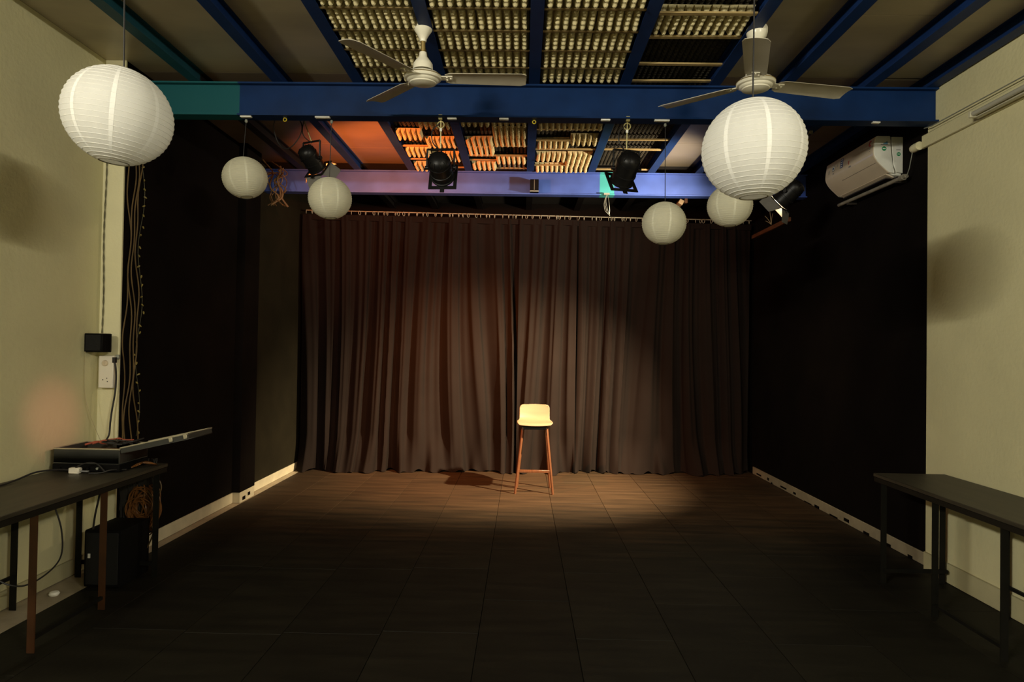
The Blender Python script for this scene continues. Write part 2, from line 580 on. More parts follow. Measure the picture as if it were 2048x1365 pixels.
# baseboards
struct(MB().b2((XL, Y0, 0), (XL + 0.014, PIL_Y, 0.10)).obj('baseboard_left', M['skirting'], bevel=0.003))
struct(MB().b2((XLB, PIL_Y + 0.012, 0), (XLB + 0.012, 5.62, 0.092)).obj('baseboard_left_stage', M['skirt_stage'], bevel=0.003))
struct(MB().b2((XLB, 5.93, 0), (XLB + 0.012, 7.5, 0.085)).obj('baseboard_left_back', M['skirt_stage'], bevel=0.003))
struct(MB().b2((XR - 0.014, Y0, 0), (XR, 4.235, 0.125)).obj('baseboard_right', M['skirting'], bevel=0.003))
bb = struct(MB().b2((XRB - 0.012, 4.235, 0), (XRB, 7.5, 0.085)).obj('baseboard_right_stage', M['skirt_right'], bevel=0.003))
# black paint runs over the foot of that board
sp = MB()
rr = random.Random(3)
yy = 4.45
while yy < 7.4:
    ln = rr.uniform(0.02, 0.16)
    h = rr.uniform(0.008, 0.03)
    z0 = rr.choice((0.0, 0.0, 0.0, 0.018))
    sp.b2((XRB - 0.0135, yy, z0), (XRB - 0.0118, yy + ln, z0 + h))
    yy += ln + rr.uniform(0.03, 0.22)
sp.obj('paint_splash', M['black_wall'], bb)

# ------------------------------------------------------------------ ceiling: slab, boards, battens, foam
ce = struct(MB().b2((XL - 0.15, Y0 - 0.15, ZC + 0.012), (XRB + 0.19, Y1 + 0.15, ZC + 0.15)).obj('ceiling', M['ceil_black']))
RAFT = [('A', -2.225), ('B', -1.665), ('C', -1.125), ('D', -0.562), ('E', 0.048), ('F', 0.648), ('G', 1.236), ('H', 1.70), ('I', 2.25), ('J', 2.655)]
RX = [x for _, x in RAFT]
edges = [XL] + RX + [XRB]
for i in range(len(edges) - 1):
    a, b = edges[i], edges[i + 1]
    if b - a < 0.06:
        continue
    y = Y0 + random.uniform(0, 0.5)
    ys = [Y0]
    while y < Y1 - 0.2:
        ys.append(y)
        y += 1.22
    ys.append(Y1)
    ys = sorted(set(ys + [4.17, 6.2]))
    for j in range(len(ys) - 1):
        if ys[j + 1] - ys[j] < 0.03:
            continue
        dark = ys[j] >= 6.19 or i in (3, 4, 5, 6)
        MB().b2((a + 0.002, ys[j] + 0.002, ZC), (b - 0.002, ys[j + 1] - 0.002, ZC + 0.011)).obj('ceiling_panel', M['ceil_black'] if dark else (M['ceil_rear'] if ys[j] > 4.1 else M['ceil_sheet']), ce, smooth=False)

# rafters: I section, running front to back
def isec(w_, h, t, fw_):
    a, b = w_ / 2, t / 2
    return [(-a, 0), (a, 0), (a, fw_), (b, fw_), (b, h - fw_), (a, h - fw_), (a, h), (-a, h), (-a, h - fw_), (-b, h - fw_), (-b, fw_), (-a, fw_)]


names = {'A': 'teal painted ceiling rafter, the leftmost one above the left lantern',
         'B': 'dark blue ceiling rafter, second from the left white wall',
         'C': 'blue ceiling rafter along the left edge of the egg tray bays',
         'D': 'blue ceiling rafter behind the rod of the left ceiling fan',
         'E': 'blue ceiling rafter in the middle, seen straight end on',
         'F': 'blue ceiling rafter between pale egg trays and black foam',
         'G': 'blue ceiling rafter along the right edge of the black foam',
         'H': 'blue ceiling rafter just right of the right ceiling fan',
         'I': 'blue ceiling rafter above the air conditioner',
         'J': 'blue ceiling rafter tight against the right white wall'}
for k, x in RAFT:
    wdt = 0.072
    r_ = MB().prism(isec(wdt, ZC - 3.19, 0.02, 0.008), 0, Y1 - Y0 - 0.02, 1).obj('steel_rafter', M['teal_rafter'] if k == 'A' else M['rafter_blue'], None, (x, Y0 + 0.01, 3.19), smooth=False)
    tag(r_, names[k], 'rafter', 'ceiling rafters')

# cross beams: I section along X
def beam(y, z0, z1, x0, x1, mt, label):
    h = z1 - z0
    s_ = isec(0.10, h, 0.03, 0.011)
    o_ = MB().prism(s_, x0, x1, 0).obj('steel_beam', mt, None, (0, y, z0), smooth=False)
    tag(o_, label, 'beam', 'blue cross beams')
    return o_


beam(4.17, 2.966, 3.19, XLB + 0.005, XR - 0.002, M['beam1'], 'long blue steel beam across the room, nearer, teal at its left end')
beam(6.20, 2.966, 3.19, XLB + 0.005, XRB - 0.002, M['beam2'], 'long blue steel beam nearer the curtain with a short teal patch')

# egg trays
def tray_mesh(nx, ny, px, py, hh, seed):
    rnd = random.Random(seed)
    b = MB()
    W, D = nx * px, ny * py
    b.b2((-W / 2, -D / 2, 0), (W / 2, D / 2, 0.003))
    n = 8
    for i in range(nx):
        for j in range(ny):
            cx, cy = -W / 2 + (i + .5) * px + rnd.uniform(-1, 1) * .0008, -D / 2 + (j + .5) * py
            h = hh * rnd.uniform(0.94, 1.04)
            rings = [(0.0225, 0), (0.0185, -0.35 * h), (0.0132, -0.76 * h), (0.0070, -h)]
            vs, fs = [], []
            for r0, z in rings:
                for k in range(n):
                    a = 2 * PI * k / n
                    vs.append((cx + r0 * math.cos(a) * px / .045, cy + r0 * math.sin(a) * py / .045, z))
            for q in range(len(rings) - 1):
                for k in range(n):
                    k2 = (k + 1) % n
                    fs.append((q * n + k, (q + 1) * n + k, (q + 1) * n + k2, q * n + k2))
            fs.append(tuple((len(rings) - 1) * n + k for k in range(n)))
            b.add(vs, fs)
    for i in range(nx):                     # the pulp runs on between the cones of a column
        cx = -W / 2 + (i + .5) * px
        h = hh * 0.62
        vs = [(cx - .0205, -D / 2, 0), (cx + .0205, -D / 2, 0), (cx + .010, -D / 2 + .012, -h), (cx - .010, -D / 2 + .012, -h),
              (cx - .0205, D / 2, 0), (cx + .0205, D / 2, 0), (cx + .010, D / 2 - .012, -h), (cx - .010, D / 2 - .012, -h)]
        b.add(vs, [(0, 1, 2, 3), (7, 6, 5, 4), (1, 5, 6, 2), (2, 6, 7, 3), (3, 7, 4, 0)])
    me = b.mesh('egg_tray', True, weld=False)
    return me


TR = {}
for nx in (5, 6):
    for s_ in range(2):
        me = tray_mesh(nx, 5, 0.0445, 0.0445, 0.044, nx * 10 + s_)
        me.materials.append(M['tray'])
        TR[(nx, s_)] = me
ORD = ['first', 'second', 'third', 'fourth', 'fifth', 'sixth', 'seventh', 'eighth', 'ninth', 'tenth']
BAYS = {'left': (-1.125, -0.562), 'middle': (-0.562, 0.048), 'right': (0.048, 0.648), 'black': (0.648, 1.236)}


def put_tray(bay, side, y0, y1, tilt, label, group, drop=0.0, zrot=0.0, nx=None, dark=False):
    a, b = BAYS[bay]
    a += 0.04
    b -= 0.04
    n5 = (b - a) * 5 / 11
    if bay in ('left', 'middle'):
        n5x, n6x = (a, a + n5), (a + n5, b)
        six = side == 'right'
    else:
        n5x, n6x = (b - n5, b), (a, b - n5)
        six = side == 'left'
    lo, hi = n6x if six else n5x
    me = TR[(6 if six else 5, random.randint(0, 1))]
    o_ = link('egg_tray', me)
    W = (6 if six else 5) * 0.0445
    o_.scale = ((hi - lo) / W * 0.985, (y1 - y0) / (5 * 0.0445), 1)
    o_.location = ((lo + hi) / 2, (y0 + y1) / 2, 3.244 - drop)
    o_.rotation_euler = (-tilt, random.uniform(-1, 1) * 0.012, zrot)
    tag(o_, label, 'egg tray', group)
    if dark:
        o_.active_material_index = 0
        o_.material_slots[0].link = 'OBJECT'
        o_.material_slots[0].material = M['tray_dark']
    return o_


# bays before the front beam
for bay in ('left', 'middle', 'right'):
    for k in range(8):
        y1 = 4.115 - 0.2265 * k
        for side in ('left', 'right'):
            put_tray(bay, side, y1 - 0.217, y1 - 0.002, R(5) + random.uniform(-.02, .03),
                     f'pale egg tray, {side} half of the {bay} tray bay, {ORD[k]} row before the front beam',
                     'egg trays before the front beam', drop=random.uniform(0.004, 0.012), zrot=random.uniform(-1, 1) * .016)
    a, b = BAYS[bay]
    for k in range(8):
        y = 4.115 - 0.2265 * k - 0.2265
        MB().b2((a + 0.036, y + 0.002, 3.192), (b - 0.036, y + 0.018, 3.197)).obj('batten', M['batten_dark'], ce, smooth=False)
for side in ('left', 'right'):
    put_tray('black', side, 3.27, 3.505, R(3), f'pale egg tray, {side} of the two hung among black foam before the front beam', 'egg trays before the front beam')

# bays behind the front beam; rows given by the y of their far edge
REAR = {('left', 'left'): [5.26, 5.70, 6.14], ('left', 'right'): [4.98, 5.45, 5.86],
        ('middle', 'left'): [4.91, 5.42, 5.66, 6.10], ('middle', 'right'): [4.93, 5.20, 5.42, 5.89],
        ('right', 'left'): [4.98, 5.45, 5.80, 6.14], ('right', 'right'): [4.98, 5.35, 5.80, 6.03, 6.14]}
for (bay, side), lst in REAR.items():
    for k, y1 in enumerate(lst):
        dpt = 0.165
        if (bay, side, k) == ('right', 'right', 4):
            dpt = 0.11
        put_tray(bay, side, y1 - dpt, y1, R(4) + random.uniform(-.04, .06),
                 f'pale egg tray, {side} half of the {bay} tray bay, {ORD[k]} row behind the front beam',
                 'egg trays behind the front beam', drop=random.uniform(0.012, 0.024), zrot=random.uniform(-1, 1) * .05)
put_tray('middle', 'right', 5.9, 6.12, R(4), 'dull grey egg tray over the middle of the rear beam', 'egg trays behind the front beam', dark=True)
for bay, ys in {'left': (5.45, 5.83, 6.09), 'middle': (5.42, 5.70, 5.84, 6.10), 'right': (5.0, 5.27, 5.50, 5.98), 'black': (5.235, 5.489, 6.10)}.items():
    a, b = BAYS[bay]
    for y in ys:
        o_ = MB().b2((-(b - a) / 2 + 0.036, -0.013, -0.005), ((b - a) / 2 - 0.036, 0.013, 0.005)).obj('batten', M['batten'], ce, ((a + b) / 2, y, 3.205), smooth=False)
        o_.rotation_euler = (0, 0, random.uniform(-1, 1) * .02)
a, b = BAYS['black']
for y, rz in ((3.27, 0), (3.515, -0.01), (3.85, 0.012), (4.09, -0.01), (3.05, 0)):
    MB().b2((-(b - a) / 2 + 0.036, -0.013, -0.005), ((b - a) / 2 - 0.036, 0.013, 0.005)).obj('batten', M['batten'], ce, ((a + b) / 2, y, 3.205), (0, 0, rz), smooth=False)


# black foam panels with pyramid relief
def foam_mesh(W, D, p=0.034, h=0.016):
    b = MB()
    nx, ny = max(2, round(W / p)), max(2, round(D / p))
    px, py = W / nx, D / ny
    for i in range(nx):
        for j in range(ny):
            x0, y0 = -W / 2 + i * px, -D / 2 + j * py
            q = 0.32
            vs = [(x0, y0, 0), (x0 + px, y0, 0), (x0 + px, y0 + py, 0), (x0, y0 + py, 0)]
            vs += [(x0 + px * q, y0 + py * q, -h), (x0 + px * (1 - q), y0 + py * q, -h), (x0 + px * (1 - q), y0 + py * (1 - q), -h), (x0 + px * q, y0 + py * (1 - q), -h)]
            b.add(vs, [(0, 1, 5, 4), (1, 2, 6, 5), (2, 3, 7, 6), (3, 0, 4, 7), (4, 5, 6, 7)])
    me = b.mesh('foam_panel', False)
    me.materials.append(M['foam'])
    return me


fm = {}
for bay, (a, b) in BAYS.items():
    y = 2.30
    while y < 6.1:
        y2 = min(y + 0.46, 6.14)
        if not (3.95 < y < 4.2 and False):
            key = (round(b - a - 0.076, 3), round(y2 - y - 0.004, 3))
            if key not in fm:
                fm[key] = foam_mesh(*key)
            link('foam_panel', fm[key], ce, ((a + b) / 2, (y + y2) / 2, 3.269))
        y = y2

# ------------------------------------------------------------------ curtains, rod and rings
def cy(x):
    return 7.33 + 0.055 * x


rod = MB().tube([(-2.54, cy(-2.54), 3.012), (2.70, cy(2.70), 3.012)], 0.006, 8).obj('curtain_rod', M['rod_metal'])
tag(rod, 'thin pale curtain rod strung across the top of the black curtain', 'curtain rod')


def curtain(x0, x1, seed, label, yoff=0.0, puddle=1.0):
    rnd = random.Random(seed)
    ph = [rnd.uniform(0, 6.28) for _ in range(10)]
    W = x1 - x0
    nx, nz = int(W / 0.0085), 84
    vs, fs = [], []
    H = 2.955
    # irregular fold phase
    def fold(u, t):
        # t: 0 top .. 1 bottom
        wv = u * 2 * PI
        drift = 0.24 * math.sin(1.3 * u * 2 + ph[0] + 1.2 * t) * t
        uu = u + 0.055 * math.sin(u * 4.3 + ph[2]) + 0.03 * math.sin(u * 9.1 + ph[8]) + drift * 0.5
        wv = uu * 2 * PI
        s1 = math.sin(wv / 0.205 + ph[1] + 1.1 * math.sin(u * 2.1 + ph[2]))
        s2 = math.sin(wv / 0.118 + ph[3] + 1.4 * math.sin(u * 3.3 + ph[4]))
        s3 = math.sin(wv / 0.43 + ph[5])
        s4 = math.sin(wv / 0.066 + ph[6] + 1.5 * math.sin(u * 5 + ph[7]))
        big = 0.62 * s1 + 0.46 * s2 * (0.55 - 0.45 * s3) * (1.15 - 0.75 * t) + 0.34 * s3
        k = 1 / (1 + math.exp(-3.6 * big))          # flattened ridges and narrow valleys
        return (k - 0.5) * 1.5 + 0.16 * s4 * (1 - 0.75 * t)
    for j in range(nz + 1):
        t = j / nz
        tt = 1 - (1 - t) ** 1.25 if t > 0.5 else t
        z = H * (1 - t)
        for i in range(nx + 1):
            u = i / nx * W
            x = x0 + u
            amp = 0.032 + 0.040 * min(1, t * 1.5)
            f = fold(u + seed * 3.7, t)
            y = cy(x) + yoff - f * amp
            # hem: the cloth breaks on the floor and is pushed forwards and sideways
            b = max(0.0, (t - 0.84) / 0.16)
            lump = 0.5 + 0.5 * math.sin(u * 11.5 + ph[8] + 1.9 * math.sin(u * 4.7 + ph[9]))
            l2 = 0.5 + 0.5 * math.sin(u * 29 + ph[2] + 1.5 * math.sin(u * 8 + ph[4]))
            y -= puddle * (b ** 1.8) * (0.005 + 0.15 * lump + 0.05 * l2) - 0.03 * b
            zz = z
            if b > 0:
                zz = z + b * (1 - b) * 0.26 * (lump - 0.4) * puddle
            zz = max(0.004, zz + (0.022 * (1 - lump) * l2 + 0.012 * math.sin(u * 41 + ph[3]) + 0.004) * (b ** 4))
            xx = x + 0.018 * math.cos(f * 2.4 + ph[1]) * min(1, t * 2) * (1 if 0.02 < u < W - 0.02 else 0)
            vs.append((xx, y, zz))
    for j in range(nz):
        for i in range(nx):
            a_ = j * (nx + 1) + i
            fs.append((a_, a_ + nx + 1, a_ + nx + 2, a_ + 1))
    t_ = thing('curtain', label, 'curtain', (0, 0, 0), group='black stage curtains')
    c_ = MB().add(vs, fs).mesh('drape', True, weld=False)
    c_.materials.append(M['curtain'])
    link('drape', c_, t_)
    hm = MB()
    hd = [(x0 + W * i / 40, cy(x0 + W * i / 40) + yoff - 0.012, 2.945) for i in range(41)]
    for i in range(40):
        a_, b_ = hd[i], hd[i + 1]
        hm.add([(a_[0], a_[1], 2.90), (b_[0], b_[1], 2.90), (b_[0], b_[1], 2.965), (a_[0], a_[1], 2.965),
                (a_[0], a_[1] + .024, 2.90), (b_[0], b_[1] + .024, 2.90), (b_[0], b_[1] + .024, 2.965), (a_[0], a_[1] + .024, 2.965)],
               [(0, 1, 2, 3), (5, 4, 7, 6), (3, 2, 6, 7), (1, 0, 4, 5)])
    hm.obj('heading_tape', M['curtain'], t_)
    me = MB().torus(0.023, 0.0028, 14, 5).mesh('ring')
    me.materials.append(M['rod_metal'])
    x = x0 + 0.03
    while x < x1 - 0.02:
        r_ = link('ring', me, t_, (x, cy(x) + yoff * 0.3, 2.994))
        r_.rotation_euler = (0, PI / 2, rnd.uniform(-0.55, 0.55))
        x += rnd.choice((0.035, 0.05, 0.06, 0.07, 0.095))
    return t_


curtain(-2.57, -0.045, 1, 'wide black stage curtain left of the stool')
curtain(-0.06, 0.62, 2, 'narrow black stage curtain directly behind the stool', -0.012)
curtain(0.60, 2.70, 3, 'wide black stage curtain right of the stool', 0.01)

# ------------------------------------------------------------------ paper lanterns
def lantern(pos, Rr, ztop, label, group, tilt=(0, 0, 0), squash=0.95, y_hang=None):
    t_ = thing('paper_lantern', label, 'paper lantern', pos, (0, 0, 0), group)
    rotm = Matrix.Rotation(tilt[0], 4, 'X') @ Matrix.Rotation(tilt[1], 4, 'Y') @ Matrix.Rotation(tilt[2], 4, 'Z')
    th0 = math.asin(0.27)
    nb = 24
    prof = []
    for k in range(nb * 2 + 1):
        th = th0 + (PI - 2 * th0) * k / (nb * 2)
        r0 = Rr * (1.0 if k % 2 == 0 else 0.992)
        prof.append((r0 * math.sin(th), r0 * math.cos(th) * squash))
    MB().lathe(prof, 48, rotm).obj('shade', M['paper'] if Rr > .16 else M['paper_small'], t_)
    rim_r, rim_z = prof[0]
    rb = MB()
    for k in range(0, nb * 2 + 1, 2):
        rb.torus(prof[k][0] * 1.001, 0.0011, 40, 4, rotm @ Matrix.Translation((0, 0, prof[k][1])))
    rb.obj('ribs', M['paper_seam'] if Rr > .16 else M['seam_small'], t_)
    for s_ in (1, -1):
        MB().torus(rim_r, 0.0025, 28, 6, rotm @ Matrix.Translation((0, 0, s_ * rim_z))).obj('rim', M['wire'], t_)
    MB().tube([rotm @ Vector((-rim_r, 0, rim_z)), rotm @ Vector((0, 0, rim_z - 0.004)), rotm @ Vector((rim_r, 0, rim_z))], 0.0018, 5).obj('spreader', M['wire'], t_)
    n = 8
    for k in range(n):
        a = 2 * PI * (k + 0.5) / n + 0.06 * math.sin(3.1 * k)
        wd = 0.042
        vs, fs = [], []
        for q in range(nb * 2 + 1):
            th = th0 + (PI - 2 * th0) * q / (nb * 2)
            r0 = Rr * (1.0015 if q % 2 == 0 else 0.9945)
            for da in (-1, 0, 1):
                vs.append((r0 * math.sin(th) * math.cos(a + da * wd), r0 * math.sin(th) * math.sin(a + da * wd), r0 * math.cos(th) * squash))
        for q in range(nb * 2):
            for da in (0, 1):
                i0 = q * 3 + da
                fs.append((i0, i0 + 1, i0 + 4, i0 + 3))
        MB().add(vs, fs, rotm).obj('seam', M['paper_seam'] if Rr > .16 else M['seam_small'], t_)
    top = rotm @ Vector((0, 0, rim_z))
    MB().tube([top, (top.x * 0.5, top.y * 0.5, (top.z + ztop - pos[2]) / 2), (0, 0, ztop - pos[2])], 0.0032 if Rr > .16 else 0.0026, 6).obj('cord', M['black_cord'], t_)
    MB().lathe([(0, 0.008), (0.008, 0.008), (0.011, -0.006), (0.005, -0.014), (0, -0.014)], 10, Matrix.Translation((0, 0, ztop - pos[2] - 0.006))).obj('cord_hook', M['galv'], t_)
    return t_


LG = 'round paper lanterns'
lantern((-1.558, 2.35, 2.290), 0.187, 3.262, 'large white paper lantern hanging before the left white wall', LG, (0.02, 0.10, 0.10), 0.97)
lantern((0.853, 2.35, 2.188), 0.187, 3.262, 'large white paper lantern hanging under the right ceiling fan', LG, (0.03, -0.03, 0.32), 0.985)
lantern((-1.893, 4.17, 2.556), 0.144, 2.95, 'small paper lantern in front of the left black wall, tilted', LG, (0, -0.12, 0.1))
lantern((-1.313, 4.17, 2.424), 0.143, 2.95, 'small paper lantern left of the stage, beside the orange lit beam', LG, (0.02, -0.05, 0.28), 0.97)
lantern((0.928, 4.17, 2.283), 0.145, 2.95, 'small paper lantern hanging lowest, before the curtain right of the stool', LG, (0.0, 0.04, 0.45), 0.97)
lantern((1.362, 4.17, 2.406), 0.146, 2.95, 'small paper lantern partly hidden behind the large right lantern', LG, (0, 0, 0.3), 0.95)

# white tabs under the front beam
for (x, wd, lb) in ((-1.882, .075, 'small white tab on the front beam above the far left small lantern'), (-1.365, .10, 'white tab on the front beam above the small lantern by the orange beam'),
                    (-0.497, .062, 'small white tab on the front beam right of the left hanging spotlight'), (-0.15, .062, 'small white tab on the front beam near its middle'),
                    (0.526, .062, 'small white tab on the front beam left of the right hanging spotlight'), (0.899, .10, 'white tab on the front beam above the lowest small lantern'),
                    (2.305, .05, 'small white tab on the front beam by the air conditioner')):
    o_ = MB().b2((-wd / 2, -0.012, -0.010), (wd / 2, 0.012, 0)).obj('white_tab', M['clip_white'], None, (x, 4.142, 2.966), bevel=0.002)
    tag(o_, lb, 'tab', 'white tabs under the front beam')

# ------------------------------------------------------------------ ceiling fans
def fan(pos, zc, angles, label, tilt=(0, 0, 0)):
    t_ = thing('ceiling_fan', label, 'ceiling fan', pos, tilt, 'white ceiling fans')
    dz = zc - pos[2]
    # canopy cup
    cz = dz - 0.035
    MB().lathe([(0, 0), (0.053, 0), (0.056, -0.008), (0.056, -0.03), (0.050, -0.052), (0.032, -0.078), (0.020, -0.10), (0.018, -0.115), (0, -0.115)], 28, Matrix.Translation((0, 0, cz))).obj('canopy', M['fan_white'], t_)
    MB().tube([(0, 0, 0.12), (0, 0, cz - 0.1)], 0.0125, 10).obj('down_rod', M['fan_trim'], t_)
    MB().tube([(0, 0, cz), (0, 0, cz + 0.05)], 0.006, 6).obj('hanger_hook', M['galv'], t_)
    MB().lathe([(0, 0.15), (0.02, 0.15), (0.024, 0.125), (0.045, 0.10), (0.054, 0.085), (0.056, 0.055), (0.054, 0.055), (0.045, 0.065), (0, 0.07)], 28).obj('motor_cover', M['fan_white'], t_)
    MB().lathe([(0, 0.052), (0.05, 0.05), (0.088, 0.035), (0.102, 0.020), (0.104, 0.012), (0.100, 0.004), (0.088, 0.0), (0.086, -0.006), (0.078, -0.012), (0.074, -0.013), (0.072, -0.019), (0.05, -0.027), (0.02, -0.030), (0, -0.030)], 40).obj('motor', M['fan_white'], t_)
    MB().torus(0.1025, 0.0022, 40, 5, Matrix.Translation((0, 0, 0.021))).obj('trim_ring', M['fan_trim'], t_)
    for a in angles:
        rm = Matrix.Rotation(R(a), 4, 'Z')
        pm = rm @ Matrix.Translation((0, 0, 0.012)) @ Matrix.Rotation(R(-9), 4, 'X')
        b = MB()
        pts = []
        n = 16
        r0, r1 = 0.125, 0.575
        top, bot = [], []
        for k in range(n + 1):
            s_ = k / n
            x = r0 + (r1 - r0) * s_
            hw = 0.055 + 0.010 * s_
            e = 0.018
            if s_ < 0.08:
                hw *= 0.72 + 0.28 * math.sqrt(max(0, 1 - (1 - s_ / 0.08) ** 2))
            if s_ > 0.95:
                hw *= 0.80 + 0.20 * math.sqrt(max(0, 1 - ((s_ - 0.95) / 0.05) ** 2))
            for q in range(7):
                v = -1 + 2 * q / 6
                cam_ = 0.006 * (1 - v * v)
                top.append((x, v * hw, cam_ + 0.0015))
                bot.append((x, v * hw, cam_ - 0.0015))
        N7 = len(top)
        fs = []
        for k in range(n):
            for q in range(6):
                i0 = k * 7 + q
                fs.append((i0, i0 + 1, i0 + 8, i0 + 7))
                fs.append((N7 + i0, N7 + i0 + 7, N7 + i0 + 8, N7 + i0 + 1))
            for q in (0, 6):
                i0 = k * 7 + q
                fs.append((i0, i0 + 7, N7 + i0 + 7, N7 + i0))
        for k in (0, n):
            for q in range(6):
                i0 = k * 7 + q
                fs.append((i0, i0 + 1, N7 + i0 + 1, N7 + i0))
        b.add(top + bot, fs, pm)
        bl = b.obj('blade', M['fan_blade'], t_)
        k_ = MB()
        k_.box((0.115, 0, 0.001), (0.10, 0.042, 0.005), pm)
        for (sx, sy) in ((0.135, 0.014), (0.135, -0.014), (0.155, 0)):
            k_.lathe([(0, -0.006), (0.005, -0.006), (0.005, 0.006), (0, 0.006)], 8, pm @ Matrix.Translation((sx, sy, 0)))
        k_.obj('blade_bracket', M['fan_white'], bl)
    return t_


fan((-0.58, 3.45, 2.918), 3.275, (2, 131, 240), 'white three bladed ceiling fan hanging before the pale egg trays', (0.08, 0, 0))
fan((1.262, 3.45, 2.900), 3.255, (13, 138, 250), 'white three bladed ceiling fan above the large right lantern', (0.04, 0, 0))

# ------------------------------------------------------------------ stage spotlights
def par_can(pos, target, label, ztop, lit=None, doors=False, strap=True, hookx=0.0, hooky=0.0, size=1.0):
    t_ = thing('stage_spotlight', label, 'stage light', pos, (0, 0, 0), 'black stage spotlights')
    dv = (Vector(target) - Vector(pos)).normalized()
    q = Vector((0, 0, -1)).rotation_difference(dv).to_matrix().to_4x4()
    # spin so that the frame's sides lie level
    hx = dv.cross(Vector((0, 0, 1))).normalized()
    lx = q @ Vector((1, 0, 0))
    ang = math.atan2(lx.cross(hx).dot(dv), lx.dot(hx))
    q = Matrix.Rotation(ang, 4, dv) @ q
    S = Matrix.Scale(size, 4)
    q = q @ S
    body = MB().lathe([(0, 0.118), (0.025, 0.117), (0.05, 0.108), (0.066, 0.092), (0.074, 0.072), (0.0745, 0.052), (0.079, 0.052), (0.079, 0.040), (0.076, 0.038),
                       (0.076, -0.03), (0.080, -0.032), (0.080, -0.042), (0.076, -0.044), (0.076, -0.088), (0.083, -0.09), (0.083, -0.102), (0.072, -0.102), (0.070, -0.06), (0.0, -0.055)], 32, q)
    bo = body.obj('housing', M['can_black'], t_)
    v_ = MB()
    for k in range(10):
        a = 2 * PI * k / 10
        v_.box((0, 0, 0), (0.008, 0.003, 0.03), q @ Matrix.Rotation(a, 4, 'Z') @ Matrix.Translation((0.0605, 0, 0.099)) @ Matrix.Rotation(R(-48), 4, 'Y'))
    v_.obj('cooling_fins', M['can_black'], bo)
    fr = MB()
    s_ = 0.098
    for (cx_, cy_, sx, sy) in ((0, s_ - 0.012, 2 * s_, 0.024), (0, -s_ + 0.012, 2 * s_, 0.024), (s_ - 0.012, 0, 0.024, 2 * s_ - 0.048), (-s_ + 0.012, 0, 0.024, 2 * s_ - 0.048)):
        fr.box((cx_, cy_, -0.107), (sx, sy, 0.006), q)
    fr.box((0, -s_ - 0.012, -0.107), (0.03, 0.026, 0.005), q)
    fr.obj('gel_frame', M['can_black'], t_)
    if lit:
        em = mat('lens_' + label[:12].replace(' ', '_'), (0.8, 0.7, 0.6), 0.3, emit=lit['col'], estr=lit['estr'])
    else:
        em = M['can_inner']
    MB().lathe([(0.069, -0.084), (0.04, -0.088), (0.0, -0.090)], 28, q).obj('lens', em, t_)
    if doors:
        for k in range(4):
            rm = q @ Matrix.Rotation(k * PI / 2, 4, 'Z') @ Matrix.Translation((0, 0.092, -0.112)) @ Matrix.Rotation(R(doors[k]), 4, 'X')
            d_ = MB()
            L_ = 0.105
            d_.add([(-0.085, 0, 0), (0.085, 0, 0), (0.062, 0, -L_), (-0.062, 0, -L_), (-0.085, 0.002, 0), (0.085, 0.002, 0), (0.062, 0.002, -L_), (-0.062, 0.002, -L_)],
                   [(0, 1, 2, 3), (7, 6, 5, 4), (0, 4, 5, 1), (1, 5, 6, 2), (2, 6, 7, 3), (3, 7, 4, 0)], rm)
            d_.obj('barn_door', M['can_door'], t_, smooth=False)
    # yoke, hanging straight down from the hook
    ax = hx
    py = 0.0
    yk = MB()
    hgt = 0.125
    for s2 in (1, -1):
        base = ax * (0.092 * s2 * size)
        yk.tube([base, base + Vector((0, 0, hgt))], 0.007, 6)
    yk.tube([ax * (0.092 * size) + Vector((0, 0, hgt)), ax * (-0.092 * size) + Vector((0, 0, hgt))], 0.007, 6)
    yk.obj('yoke', M['can_black'], t_)
    for s2 in (1, -1):
        kb = ax * (0.083 * s2 * size)
        MB().tube([kb, kb + ax * (0.022 * s2)], 0.013, 10).obj('knob', M['can_black'], t_)
    zt = ztop - pos[2]
    tp = Vector((hookx, hooky, zt))
    mid = Vector((0, 0, hgt))
    if strap:
        st = MB()
        st.box((0, 0, 0), (0.007, 0.003, (tp - mid).length * 0.66), Matrix.Translation(mid.lerp(tp, 0.33)) @ (tp - mid).to_track_quat('Z', 'Y').to_matrix().to_4x4())
        st.obj('hanger_strap', M['galv'], t_)
        MB().box((0, 0, 0), (0.016, 0.014, 0.026), Matrix.Translation(mid.lerp(tp, 0.66))).obj('hanger_clamp', M['clip_white'], t_, bevel=0.002)
    hk = MB().torus(0.022, 0.0045, 18, 6, Matrix.Translation(mid.lerp(tp, 0.82)) @ Matrix.Rotation(PI / 2, 4, 'X'))
    hk.tube([mid, tp], 0.004, 6)
    hk.box((tp.x, tp.y - 0.022, tp.z + 0.006), (0.024, 0.02, 0.03))
    hk.obj('beam_hook', M['hook'], t_)
    cb = MB().tube(spline([(0, 0, 0.115), (-0.05, -0.03, 0.16), (-0.055, -0.03, 0.24), (-0.01, -0.02, zt - 0.03), (0.02, 0, zt)], 6), 0.004, 6)
    cb.obj('power_cord', M['black_cord'], t_)
